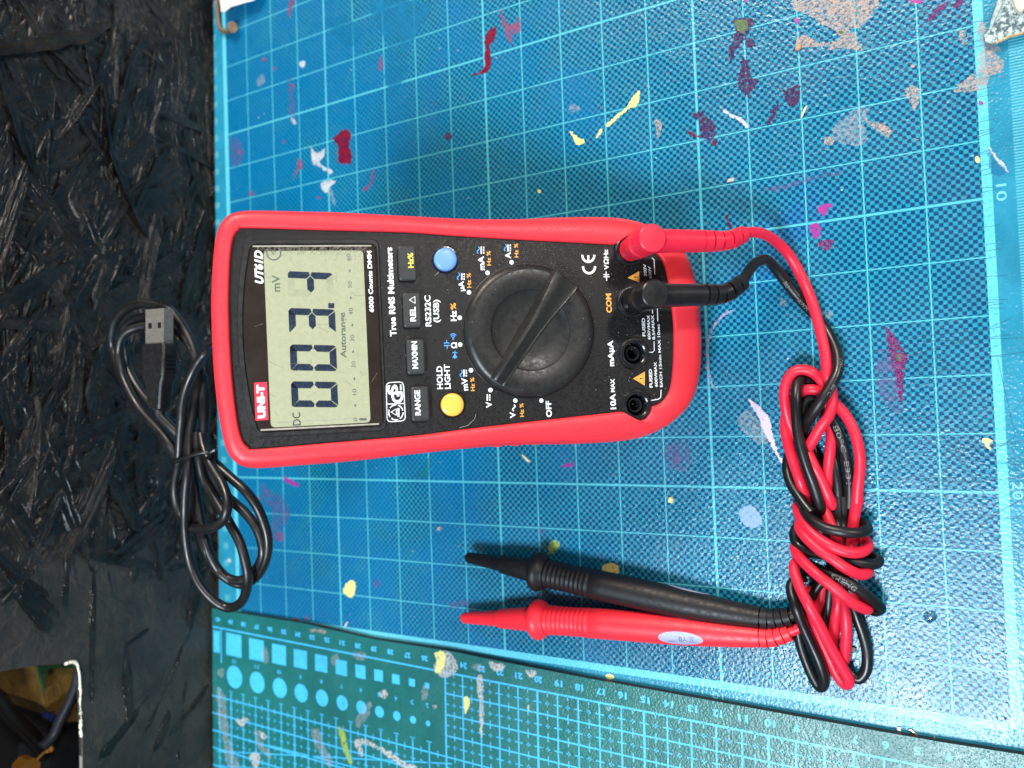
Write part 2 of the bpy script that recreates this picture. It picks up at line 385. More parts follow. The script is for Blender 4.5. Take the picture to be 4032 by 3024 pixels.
pt_peach = paint('peach_paint', (0.50, 0.34, 0.27), (0.30, 0.30, 0.30), 0.4, 0.49, 0.10, 0.0, 1.1, 0.85)
pt_whitepink = paint('pale_pink_paint', (0.58, 0.48, 0.62), (0.66, 0.55, 0.66), 0.4, 0.36, 0.10, 0.0, 1.2)
pt_palearc = paint('pale_pink_ink', (0.36, 0.28, 0.50), (0.46, 0.40, 0.58), 0.4, 0.47, 0.12, 0.0, 0.9, 0.7)
pt_white = paint('white_paint', (0.50, 0.53, 0.56), (0.34, 0.40, 0.46), 0.4, 0.40, 0.06)
pt_yellow = paint('yellow_paint', (0.78, 0.72, 0.26), (0.70, 0.66, 0.22), 0.4, 0.38, 0.06)
pt_red = paint('dark_red_paint', (0.20, 0.004, 0.016), (0.09, 0.006, 0.04), 0.22, 0.30, 0.06)
pt_bloom = paint('pale_blue_bloom', (0.26, 0.42, 0.62), (0.30, 0.46, 0.66), 0.35, 0.32, 0.16, 0.0, 0.6, 0.6)
pt_lilac = paint('lilac_ink_haze', (0.09, 0.08, 0.28), (0.14, 0.11, 0.30), 0.4, 0.52, 0.18, 0.0, 0.3, 0.6)
pt_green = paint('olive_paint', (0.07, 0.13, 0.04), (0.05, 0.10, 0.05), 0.4, 0.30, 0.05)
pt_rose = paint('rose_ink', (0.30, 0.05, 0.12), (0.20, 0.07, 0.18), 0.4, 0.46, 0.14, 0.0, 0.8, 0.8)
pt_grey = paint('grey_white_smear', (0.36, 0.42, 0.48), (0.46, 0.48, 0.50), 0.45, 0.50, 0.14, 0.0, 0.9, 0.45)
pt_lime = paint('lime_smear', (0.30, 0.42, 0.08), (0.25, 0.40, 0.10), 0.45, 0.42, 0.12)
pt_blue = paint('smooth_blue_ink', (0.001, 0.165, 0.36), (0.002, 0.18, 0.34), 0.35, 0.45, 0.25, 0.0, 0.09, 0.75)
pt_smear = paint('white_smear', (0.40, 0.46, 0.50), (0.55, 0.54, 0.50), 0.45, 0.45, 0.14, 0.0, 0.7, 0.8)

wa_, wb_ = Vector(gp((822, 0))), Vector(gp((851, 3024)))
WT = (wa_ - wb_).normalized(); WN = Vector((WT.y, -WT.x, 0)); WA = wa_ + WT * (-wa_.y / WT.y)
def wx(y): return WA.x + (y - WA.y) * WT.x / WT.y
# ================================================================ SETTING
tt = MB(); tt.add(*box(-420, 420, -480, 420, -16, -3.05))
o = tt.build('table_top', pbr('dark_table', (0.05, 0.045, 0.04), 0.6)); tag(o, kind='structure')

# ================================================================ BLUE CUTTING MAT
bmr = empty('blue_cutting_mat', (0, 0, -3))
tag(bmr, 'worn blue cutting mat with dotted grid print and paint stains under the meter', 'cutting mat')
bm_ = MB(); bm_.add(*prism([(wx(-212) + 4.2, -212), (224, -212), (224, 330), (wx(330) + 4.2, 330)], -3, 0))
o = bm_.build('mat_sheet', blue_mat, bmr, off=(0, 0, -3)); o.data.materials.append(mat_core)
for p in o.data.polygons:
    if p.normal.z < 0.5: p.material_index = 1
for t_, p_, q_, h_ in (('10', (201.0, 4.2), (201.0, -1.6), 3.0), ('20', (201.0, -96.2), (201.0, -102.2), 3.0), ('10', (100.5, -181.6), (96.0, -181.6), 2.6)):
    nb = MB(); put_text(nb, t_, p_, q_, h_, 0.06, bold=0.01); nb.build('ruler_number', blue_print, bmr, off=(0, 0, -3))
# knife cuts
kc = MB(); rk = random.Random(3)
for i in range(46):
    x, y = rk.uniform(168, 212), rk.uniform(-122, -40); a = rk.gauss(0.30, 0.35) + (PI / 2 if rk.random() < 0.2 else 0); L = rk.uniform(8, 34)
    x, y = x, y; stroke(kc, [(x - L / 2 * math.cos(a), y - L / 2 * math.sin(a)), (x, y + rk.uniform(-.3, .3)), (x + L / 2 * math.cos(a) * .9, y + L / 2 * math.sin(a) * .9)], 0.13, 0.035)
for i in range(40):
    x, y = rk.uniform(-90, 190), rk.uniform(-150, 110); a = rk.uniform(0, PI); L = rk.uniform(5, 22)
    stroke(kc, [(x, y), (x + L * math.cos(a), y + L * math.sin(a))], 0.09, 0.03)
for i in range(30):
    y = rk.uniform(-60, 66); stroke(kc, [(196.5 + rk.uniform(-1, 1), y), (200.5 + rk.uniform(-1, 3), y + rk.uniform(-.6, .9))], 0.13, 0.04)
tag(kc.build('knife_cut', cut_m, bmr, off=(0, 0, -3)), kind='stuff')

def ragged(poly, amp, seed, rounds=2):
    rr = random.Random(seed); P = [Vector(p[:2]) for p in poly]
    P = [Vector(p) for p in catmull([(*p, 0) for p in P], 4, True)]; P = [Vector((p.x, p.y)) for p in P]
    for k in range(rounds):
        out = []
        for i in range(len(P)):
            a, b = P[i], P[(i + 1) % len(P)]; d = b - a; n = Vector((-d.y, d.x))
            out += [a, (a + b) / 2 + n * rr.uniform(-1, 1) * 0.35 * amp]
        P = out
    return [tuple(p) for p in P]
sid = [0]
def stain(parent, pts, mat, h=0.0, z=0.05, amp=1.0, name='paint_stain', off=(0, 0, -3), inv=None):
    sid[0] += 1
    poly = [gp(p, h) for p in pts]
    if inv: poly = [inv(p) for p in poly]
    poly = ragged(poly, amp, sid[0])
    v, f = fill_holes(poly, [], z + 0.004 * (sid[0] % 12))
    return mesh_obj(name, v, f, mat, parent, off=off)
def blob(c, rx, ry, a=0.0, n=9, seed=0, j=0.25):
    rr = random.Random(seed + sid[0] * 7); out = []
    for i in range(n):
        t = 2 * PI * i / n; r = 1 + rr.uniform(-j, j); x, y = rx * r * math.cos(t), ry * r * math.sin(t)
        out.append((c[0] + x * math.cos(a) - y * math.sin(a), c[1] + x * math.sin(a) + y * math.cos(a)))
    return out
def zz(Z, pts): return [Z(*p) for p in pts]
ST = [
 (zz(R1, [(2212, 850), (2160, 900), (2195, 960), (2190, 1040), (2212, 1060), (2270, 1060), (2280, 1010), (2262, 940), (2275, 880), (2250, 838)]), pt_red),
 (zz(R2, [(1030, 60), (1060, 120), (1085, 160), (1120, 150), (1150, 110), (1162, 200), (1110, 230), (1105, 285), (1080, 260), (1050, 180)]), pt_rose),
 (zz(R2, [(930, 240), (970, 190), (1005, 175), (990, 260), (960, 300), (965, 400), (935, 470), (890, 480), (840, 490), (920, 450), (935, 360)]), pt_red),
 (zz(R2, [(930, 350), (965, 345), (968, 420), (945, 470), (915, 470), (930, 430)]), pt_red),
 (zz(R2, [(668, 880), (695, 858), (722, 880), (700, 908), (675, 905)]), pt_purple),
 (zz(R2, [(140, 1230), (185, 1180), (205, 1100), (212, 1150), (190, 1210), (150, 1240)]), pt_rose),
 (zz(R2, [(1845, 700), (1880, 640), (1930, 585), (1932, 640), (1910, 690), (1870, 700), (1820, 745), (1730, 820), (1720, 800), (1790, 740)]), pt_yellow),
 (zz(R2, [(1480, 850), (1530, 885), (1580, 920), (1530, 940), (1510, 915)]), pt_yellow),
 (zz(R2, [(1650, 890), (1680, 835), (1692, 850), (1660, 893)]), pt_yellow),
 (blob(R2(1283, 1240), 6, 8), pt_yellow),
 (zz(R2, [(1478, 700), (1495, 675), (1540, 690), (1545, 712), (1500, 730)]), pt_grey),
 (zz(R2, [(2030, 780), (2060, 780), (2075, 810), (2060, 890), (2045, 885), (2040, 830)]), pt_peach),
 (zz(R2, [(240, 430), (262, 360), (268, 440), (245, 460)]), pt_rose),
 (zz(R1, [(1945, 400), (1975, 395), (1975, 425), (1958, 440), (1940, 418)]), pt_white),
 (zz(R1, [(2015, 950), (2040, 985), (2080, 985), (2105, 960), (2100, 1010), (2070, 1050), (2110, 1085), (2150, 1100), (2148, 1125), (2090, 1095), (2030, 1060), (2020, 1010)]), pt_white),
 (zz(R1, [(2080, 1190), (2120, 1170), (2180, 1175), (2140, 1210), (2120, 1250), (2090, 1230)]), pt_white),
 (zz(R1, [(2140, 1215), (2160, 1260), (2175, 1330), (2160, 1320), (2130, 1240)]), pt_grey),
 (zz(R1, [(1930, 1030), (1955, 1040), (1960, 1090), (1930, 1110), (1900, 1170), (1915, 1110), (1925, 1080)]), pt_rose),
 (zz(R1, [(1870, 40), (1880, 0), (1915, 0), (1890, 60), (1880, 115), (1865, 90)]), pt_rose),
 (zz(R1, [(1880, 480), (1900, 600), (1910, 750), (1890, 800), (1870, 640)]), pt_lilac),
 (blob(R1(1895, 558), 8, 8), pt_rose), (blob(R1(1780, 442), 6, 7), pt_rose), (blob(R1(1712, 388), 8, 8), pt_rose),
 (blob(R1(1840, 920), 6, 7), pt_rose), (blob(R1(1630, 1255), 8, 10), pt_rose), (blob(R1(2065, 1280), 8, 6), pt_rose),
 (zz(R1, [(1495, 900), (1560, 920), (1580, 1010), (1540, 1080), (1500, 1050)]), pt_lilac),
 (blob(R1(1555, 985), 7, 12), pt_rose), (blob(R1(1690, 520), 14, 26, 0.5), pt_grey),
 (blob(R1(1902, 785), 7, 16, -0.5), pt_white),
 # ruler side
 (zz(R3, [(330, 130), (400, 115), (470, 130), (440, 190), (400, 260), (345, 330), (310, 410), (300, 330), (330, 250), (345, 190)]), pt_purple),
 (zz(R3, [(345, 130), (415, 130), (420, 180), (380, 215), (345, 180)]), pt_green),
 (zz(R3, [(385, 370), (430, 420), (440, 500), (495, 520), (440, 600), (430, 635), (400, 610), (360, 560), (360, 520), (375, 450)]), pt_purple),
 (zz(R3, [(410, 270), (450, 250), (470, 290), (430, 310)]), pt_purple),
 (zz(R3, [(640, 530), (665, 590), (750, 550), (762, 600), (745, 670), (705, 700), (665, 650), (655, 600)]), pt_purple),
 (zz(R3, [(625, 675), (600, 750), (560, 810), (545, 820), (560, 760), (590, 700)]), pt_purple),
 (zz(R3, [(60, 740), (120, 720), (150, 750), (200, 790), (215, 850), (190, 910), (150, 900), (115, 870), (105, 800)]), pt_purple),
 (zz(R3, [(30, 840), (100, 880), (150, 900), (60, 880)]), pt_red), (blob(R3(205, 925), 9, 13, 0.4), pt_red),
 (zz(R3, [(235, 690), (270, 710), (330, 745), (385, 765), (425, 815), (410, 830), (370, 785), (300, 750)]), pt_white),
 (zz(R3, [(710, 20), (750, 0), (1240, -10), (1220, 90), (1150, 180), (1060, 170), (1120, 230), (1165, 325), (1110, 320), (1060, 300), (960, 325), (950, 290), (900, 305), (800, 300), (740, 325), (740, 250), (800, 235), (920, 280), (1020, 240), (940, 160), (860, 120), (770, 80), (720, 60)]), pt_peach),
 (zz(R3, [(740, 245), (800, 235), (860, 262), (910, 290), (840, 305), (760, 300), (735, 320)]), pt_peach),
 (zz(R3, [(980, 190), (1040, 200), (1100, 260), (1150, 315), (1080, 320), (1000, 300), (950, 320), (990, 270), (1030, 240)]), pt_peach),
 (zz(R3, [(870, 130), (950, 150), (1010, 200), (960, 180), (880, 150)]), pt_peach),
 (zz(R3, [(900, 0), (1200, 0), (1210, 70), (1120, 120), (1000, 90), (920, 50)]), pt_peach),
 (blob(R3(742, 135), 8, 14), pt_pink), (blob(R3(1025, 210), 10, 8), pt_green), (blob(R3(410, 0), 10, 8), pt_pink),
 (zz(R3, [(1440, 600), (1480, 550), (1530, 580), (1530, 650), (1500, 720), (1480, 670)]), pt_peach),
 (zz(R3, [(1180, 755), (1230, 790), (1300, 800), (1350, 845), (1330, 890), (1270, 850), (1200, 800)]), pt_peach),
 (zz(R3, [(915, 900), (940, 880), (980, 910), (960, 940), (925, 938)]), pt_peach),
 (zz(R3, [(960, 880), (1000, 800), (1130, 700), (1210, 710), (1180, 800), (1200, 900), (1150, 940), (1050, 930)]), pt_grey),
 (zz(R3, [(1760, 600), (1800, 540), (1870, 490), (1920, 440), (1915, 360), (1940, 300), (1910, 200), (1920, 120), (1960, 170), (1990, 280), (2050, 300), (2065, 340), (2030, 350), (2080, 400), (2060, 470), (2000, 490), (1960, 560), (1900, 590)]), pt_peach),
 (zz(R3, [(1920, 460), (2000, 440), (2050, 400), (2060, 440), (2000, 480), (1950, 550), (1910, 580)]), pt_peach),
 (zz(R3, [(1790, 210), (1820, 200), (1845, 260), (1825, 300), (1800, 260)]), pt_peach),
 (zz(R3, [(1460, 0), (1550, -10), (1560, 10), (1520, 25)]), pt_pink),
 (zz(R3, [(1590, 130), (1640, 60), (1700, 20), (1720, 30), (1660, 80), (1610, 135)]), pt_magenta),
 (zz(R3, [(1750, 40), (1790, 0), (1820, 0), (1780, 50)]), pt_magenta), (blob(R3(1932, 668), 9, 9), pt_pink),
 (zz(R3, [(1985, 945), (2030, 1010), (2080, 1060), (2112, 1115), (2085, 1105), (2040, 1050), (1990, 980)]), pt_white),
 (zz(R3, [(1985, 960), (2030, 1040), (2100, 1110), (2060, 1140), (2000, 1120), (1985, 1040)]), pt_blue),
 (blob(R3(1910, 1035), 9, 14), pt_yellow), (blob(R3(1515, 910), 8, 7), pt_peach), (blob(R3(1490, 428), 8, 7), pt_peach),
 (zz(R3, [(875, 1355), (905, 1325), (960, 1320), (972, 1335), (940, 1360), (920, 1398), (895, 1385)]), pt_pink),
 (zz(R3, [(822, 1465), (860, 1445), (890, 1465), (893, 1520), (860, 1550), (835, 1510)]), pt_pink),
 (zz(R3, [(870, 1580), (930, 1555), (980, 1560), (965, 1600), (935, 1625), (890, 1600)]), pt_magenta),
 (zz(R3, [(520, 1230), (650, 1200), (780, 1160), (1000, 1120), (1040, 1100), (1020, 1130), (800, 1180), (650, 1230)]), pt_lilac),
 (zz(R3, [(280, 1400), (300, 1385), (292, 1430), (325, 1470), (300, 1475), (288, 1440)]), pt_red),
 # right of the leads
 (zz(R6, [(1305, 450), (1360, 500), (1400, 560), (1440, 620), (1460, 665), (1445, 720), (1432, 800), (1425, 900), (1425, 960), (1400, 900), (1385, 800), (1360, 720), (1340, 640), (1330, 560)]), pt_magenta),
 (zz(R6, [(1385, 650), (1405, 635), (1420, 670), (1412, 685)]), pt_green),
 (zz(R6, [(1280, 600), (1340, 660), (1380, 760), (1400, 900), (1430, 1020), (1340, 980), (1280, 900), (1250, 760)]), pt_lilac),
 (zz(R6, [(320, 350), (325, 358), (270, 390), (220, 450), (180, 520), (165, 640), (175, 760), (205, 850), (195, 860), (160, 770), (150, 620), (165, 520), (215, 430), (265, 370)]), pt_palearc),
 (zz(R6, [(428, 930), (470, 950), (520, 1000), (565, 1060), (585, 1160), (610, 1260), (655, 1345), (658, 1365), (600, 1280), (560, 1200), (520, 1130), (490, 1040), (450, 980)]), pt_whitepink),
 (zz(R6, [(360, 1050), (440, 1000), (520, 1120), (560, 1200), (500, 1220), (400, 1150)]), pt_grey),
 (zz(R6, [(1940, 1190), (1975, 1180), (2010, 1200), (1985, 1215), (2000, 1255), (1965, 1235)]), pt_yellow),
 (zz(R6, [(920, 360), (960, 350), (975, 390), (940, 410)]), pt_grey), (blob(R6(650, 300), 14, 18), pt_grey),
 (zz(R6, [(0, 1200), (40, 1220), (50, 1330), (0, 1400), (-60, 1340), (-40, 1230)]), pt_lilac),
 (zz(R6, [(370, 1640), (450, 1620), (500, 1680), (510, 1740), (440, 1760), (380, 1720)]), pt_bloom),
 # below the meter
 (zz(R5, [(1440, 1350), (1480, 1345), (1500, 1330), (1505, 1365), (1440, 1370)]), pt_pink),
 (zz(R5, [(500, 1400), (560, 1320), (590, 1290), (580, 1380), (550, 1440), (490, 1430)]), paint('teal_green_ink', (0.003, 0.19, 0.19), (0.003, 0.17, 0.24), 0.4, 0.5, 0.16, 0, 0.8, 0.6)),
 (zz(R5, [(2090, 1260), (2160, 1200), (2200, 1280), (2160, 1380), (2100, 1340)]), pt_lilac),
 (zz(R7, [(1840, -230), (1880, -215), (1935, -180), (1930, -165), (1890, -180), (1850, -200)]), pt_pink),
 (zz(R7, [(1700, -190), (1760, -130), (1840, -90), (1880, 20), (1820, 120), (1800, 190), (1760, 140), (1770, 0), (1700, -80)]), pt_lilac),
 (blob(R7(1815, 160), 13, 20), pt_rose), (blob(R7(1665, -85), 12, 10), pt_rose),
 (zz(R8, [(10, 510), (50, 450), (80, 445), (95, 485), (75, 550), (45, 548)]), pt_yellow),
 (zz(R8, [(1690, 380), (1700, 345), (1750, 330), (1795, 350), (1800, 390), (1770, 408), (1710, 400)]), pt_yellow),
 (zz(R8, [(1350, 200), (1385, 180), (1415, 210), (1385, 260), (1345, 270)]), pt_lime),
 (zz(R8, [(1270, 110), (1310, 90), (1320, 120), (1290, 150)]), pt_lilac), (blob(R8(230, 465), 14, 16), pt_lilac),
 (zz(R8, [(700, 590), (790, 570), (850, 560), (800, 610), (720, 625)]), pt_lilac),
 (blob(R7(1918, 700), 10, 10), pt_rose), (blob(R7(1990, 690), 6, 10), pt_rose), (blob(R7(1485, 315), 7, 9), pt_white),
 (zz(R8, [(1710, 1060), (1740, 1050), (1770, 1070), (1740, 1085)]), pt_yellow),
 (zz(R2, [(200, 0), (560, 0), (520, 180), (430, 330), (420, 480), (330, 620), (280, 480), (300, 300), (230, 160)]), pt_blue),
 (zz(R1, [(2100, 130), (2212, 100), (2330, 180), (2290, 300), (2200, 260)]), pt_blue),
]
for pts, mt in ST: stain(bmr, pts, mt)
fleck = MB(); rk = random.Random(11)
for i in range(170):
    x, y = rk.uniform(-170, 205), rk.uniform(-175, 120); r = rk.choice((0.15, 0.2, 0.25, 0.4))
    flat(fleck, [(x + a, y + b) for a, b in blob((0, 0), r, r * rk.uniform(.4, 1), rk.uniform(0, 3), 6, i)], 0.11)
tag(fleck.build('paint_fleck', pt_white, bmr, off=(0, 0, -3)), kind='stuff')
fleck = MB()
for i in range(120):
    x, y = rk.uniform(-170, 205), rk.uniform(-175, 120); r = rk.choice((0.2, 0.3, 0.45, 0.6))
    flat(fleck, [(x + a, y + b) for a, b in blob((0, 0), r, r * rk.uniform(.4, 1), rk.uniform(0, 3), 6, i)], 0.12)
tag(fleck.build('ink_fleck', pt_rose, bmr, off=(0, 0, -3)), kind='stuff')

# ================================================================ GREEN CUTTING MAT (lies over the blue one's edge)
GA = math.radians(-1.27); GO = Vector((-32.05, -190.6)); GZ = 0.05
gmr = empty('green_cutting_mat', (GO.x, GO.y, GZ), (0, 0, GA))
tag(gmr, 'dark green cutting mat with light blue centimetre grid along the lower edge', 'cutting mat')
gx0, gx1 = -172, 256
def ginv(p):
    d = Vector(p[:2]) - GO; c, s = math.cos(-GA), math.sin(-GA); return (d.x * c - d.y * s, d.x * s + d.y * c)
edge = [(gx0, 5.3), (-128, 5.3), (-60, 9.0), (0, 9.6), (60, 9.9), (150, 9.9), (250, 9.6), (gx1, 9.6)]
edge_px = [(944, 2414), (1200, 2455), (1475, 2518), (1780, 2565), (1985, 2607), (2310, 2670), (2595, 2721), (3000, 2795), (3400, 2868), (3701, 2921), (4032, 2973)]
edge = [ginv(gp(p, 3)) for p in edge_px]
e0_ = ginv((wx(-186) + 1.5, -186)); e1_ = ginv((wx(-350) + 1.5, -350)); edge = [(e0_[0], edge[0][1])] + edge + [(edge[-1][0] + 30, edge[-1][1])]
poly = [(e1_[0], -160), (edge[-1][0], -160)] + edge[::-1]
v, f = prism(ccw(poly), 0, 3); gm = mesh_obj('mat_sheet', v, f, green_mat, gmr); gm.data.materials.append(mat_core)
for p in gm.data.polygons:
    if p.normal.z < 0.5: p.material_index = 1
gpz = 3.05
G = MB()
def gl(a, b, w): stroke(G, [a, b], w, gpz)
stroke(G, [(-165, 0), (250, 0)], 0.85, gpz); stroke(G, [(-158, 0.4), (-158, -20)], 0.8, gpz + .001)
for k in range(0, 26):
    stroke(G, [(10 * k, 0), (10 * k, -130)], 0.95 if k % 5 == 0 else 0.7, gpz + 0.002)
for k in range(1, 14):
    t = -10 * k
    stroke(G, [(0, t), (250, t)], 0.95 if k % 5 == 0 else 0.7, gpz + 0.004)
for i in range(0, 25):
    for k in range(0, 12):
        x, t = 10 * i + 5, -10 * k - 5
        gl((x - 1, t), (x + 1, t), 0.5); gl((x, t - 1), (x, t + 1), 0.5)
        gl((10 * i - 2 if i else 0, t), (10 * i + 2, t), 0.5)
        gl((x, -10 * k + (2 if k else 0)), (x, -10 * k - 2), 0.5)
for n in range(2, 25):
    x = 10 * (25 - n); w = 2.1 if n < 10 else 3.9
    put_text(G, str(n), (x + w / 2, 4.6), (x - w / 2, 4.6), -2.9 * -1, gpz, bold=0.045) if False else put_text(G, str(n), (x + w / 2 + 0.6, 6.3), (x - w / 2 + 0.6, 6.3), 2.9, gpz, bold=0.045)
for i in range(15):
    x = -10.6 * i - 12; put_text(G, str(26 + i), (x + 1.9, 6.0), (x - 1.9, 6.0), 2.6, gpz, bold=0.05)
sqx = [-179.5, -161, -143.3, -127.2, -112.1, -98, -85, -73.1, -62.1, -52.1, -43]
for i, x in enumerate(sqx):
    s = 12 - i; s2 = s / 2 + 0.35; X0 = ginv((x, -195))[0]
    flat(G, [(X0 - s2, -8.2 - s2), (X0 + s2, -8.2 - s2), (X0 + s2, -8.2 + s2), (X0 - s2, -8.2 + s2)], gpz)
    flat(G, circ(X0 + 0.3, -26.3, s2, 40), gpz)
    w = 1.7 if s < 10 else 3.0
    put_text(G, str(s), (X0 + w / 2, -16.6), (X0 - w / 2, -16.6), 2.2, gpz, bold=0.02)
flat(G, [(-164.5, -2), (-159.2, -2), (-159.2, -14.5), (-164.5, -14.5)], gpz)
for k in range(4, 13): stroke(G, [(-166, -10 * k), (0, -10 * k)], 0.7, gpz + 0.004)
for i in range(1, 17):
    stroke(G, [(-10 * i, -35.5), (-10 * i, -130)], 0.9 if i % 5 == 0 else 0.65, gpz + 0.002)
    for k in range(3, 12):
        x, t = -10 * i + 5, -10 * k - 5
        if k > 3: gl((x - 0.9, t), (x + 0.9, t), 0.5); gl((x, t - 0.9), (x, t + 0.9), 0.5)
        gl((x, -10 * (k + 1) + 1.8), (x, -10 * (k + 1) - 1.8), 0.5); gl((-10 * i - 1.6, t), (-10 * i + 1.6, t), 0.45)
for a, b in (((150, 1525), (2013, 1625)), ((150, 1640), (2013, 1760)), ((560, 1480), (2013, 1850))):
    pa = ginv(gp((780 + .4967 * a[0], 2200 + .4967 * a[1]), 3)); pb = ginv(gp((780 + .4967 * b[0], 2200 + .4967 * b[1]), 3)); gl(pa, pb, 0.6)
gob = G.build('printed_grid', green_print, gmr)
bz = zone(780, 2200, .4967); cz = zone(1700, 2400, .40687)
GS = [
 (zz(cz, [(25, 420), (140, 405), (210, 450), (250, 560), (200, 640), (110, 660), (40, 600), (20, 540), (50, 480)]), pt_smear),
 (zz(cz, [(30, 420), (120, 415), (130, 520), (80, 610), (30, 600), (50, 500)]), pt_yellow),
 (zz(cz, [(440, 650), (490, 640), (500, 800), (500, 1000), (495, 1180), (482, 1240), (462, 1150), (460, 950), (440, 760)]), pt_smear),
 (zz(cz, [(315, 850), (350, 845), (372, 900), (345, 980), (322, 1010), (312, 930)]), pt_yellow),
 (zz(cz, [(555, 505), (640, 520), (710, 530), (690, 580), (620, 600), (570, 560)]), pt_smear),
 (zz(cz, [(910, 590), (1010, 600), (990, 650), (950, 655)]), pt_smear), (blob(cz(935, 945), 5, 12), pt_smear), (blob(cz(1703, 958), 4, 9, -0.4), pt_smear),
 (zz(cz, [(380, 560), (460, 520), (520, 580), (450, 590)]), pt_grey), (blob(cz(28, 935), 10, 9), pt_grey),
 (zz(bz, [(150, 1020), (215, 1100), (240, 1300), (260, 1480), (330, 1650), (240, 1659), (200, 1450), (160, 1250)]), pt_grey),
 (zz(bz, [(300, 1280), (400, 1265), (360, 1330), (330, 1320)]), pt_smear),
 (zz(bz, [(480, 1360), (540, 1400), (530, 1440), (490, 1400)]), pt_smear),
 (zz(bz, [(410, 1560), (480, 1540), (490, 1600), (470, 1659), (440, 1640)]), pt_smear),
 (zz(bz, [(450, 1340), (500, 1440), (580, 1560), (560, 1580), (470, 1480)]), pt_grey),
 (zz(bz, [(900, 1360), (960, 1350), (1000, 1480), (1070, 1620), (1030, 1640), (940, 1500)]), pt_grey),
 (zz(bz, [(1110, 1340), (1150, 1350), (1190, 1480), (1220, 1620), (1190, 1610), (1150, 1500)]), pt_lime),
 (zz(bz, [(1240, 1440), (1330, 1430), (1420, 1480), (1540, 1540), (1640, 1610), (1740, 1650), (1640, 1659), (1520, 1580), (1400, 1500), (1300, 1470), (1310, 1560), (1280, 1550)]), pt_smear),
 (zz(bz, [(1440, 1060), (1480, 1035), (1505, 1080), (1480, 1110), (1450, 1095)]), pt_smear),
 (zz(bz, [(1230, 740), (1330, 750), (1320, 800), (1240, 790)]), pt_grey), (zz(bz, [(1250, 1260), (1370, 1130), (1350, 1250), (1270, 1340)]), pt_grey),
 (zz(bz, [(1780, 1010), (1820, 1020), (1815, 1100), (1775, 1115)]), pt_grey), (zz(bz, [(890, 560), (1000, 565), (1010, 590), (910, 580)]), pt_peach),
 (blob(bz(1875, 1172), 10, 9, .5), pt_grey), (blob(bz(180, 900), 14, 20), pt_grey),
 (zz(bz, [(500, 740), (540, 700), (560, 800), (530, 830)]), pt_grey), (zz(bz, [(1050, 800), (1100, 750), (1120, 800), (1080, 850)]), pt_grey),
]
for pts, mt in GS: stain(gmr, pts, mt, h=3.05, z=3.08, off=(0, 0, 0), inv=ginv)

# ================================================================ BLACK WALL PANEL (upright strand board behind the mats)
wal = empty('wall_panel', (WA.x, WA.y, -3)); WM = Matrix(((WN.x, 0, 0), (0, 0, 0), (0, 0, 0)))
WROT = Matrix((Vector((0, 0, -1)), WT, WN)).transposed()
wal.rotation_euler = WROT.to_euler()
tag(wal, 'upright panel of glossy black painted strand board with a chipped hole, behind the mats', 'wall')
def wp(p, c=0.0):
    """traced point -> the panel's own frame: x down the panel, y along it, on the plane c mm in front of it"""
    d = ray(*p); O = Vector((WA.x, WA.y, -3)) / 1000 + WN * (c / 1000)
    X = CAM + d * (WN.dot(O - CAM) / WN.dot(d)); L = WROT.transposed() @ (X - Vector((WA.x, WA.y, -3)) / 1000)
    return (L.x * 1000, L.y * 1000)
def wplace(o): o.parent = None
SZ = 0.0; TH = 2.2
hole = [wp(p) for p in ((330, 3260), (322, 2960), (316, 2800), (308, 2640), (285, 2612), (150, 2620), (0, 2644), (-420, 2710), (-460, 3260))]
outer = [(0, -480), (0, 420), (-330, 420), (-330, -480)]
b = MB()
v, f = fill_holes(outer, [hole], SZ); b.add(v, f)
v, f = fill_holes(outer, [hole], SZ - TH); b.add(v, [tuple(reversed(x)) for x in f])
for loop in (outer, hole):
    n = len(loop); b.add([(x, y, SZ) for x, y in loop] + [(x, y, SZ - TH) for x, y in loop], [(i, (i + 1) % n, n + (i + 1) % n, n + i) for i in range(n)])
b.build('board', osb_flat, wal)
rk = random.Random(21); b = MB(); uv = []
hx, hy = max(h[0] for h in hole), max(h[1] for h in hole)
def inhole(x, y): return x < hx + 2 and y < hy + 3
cnt = 0
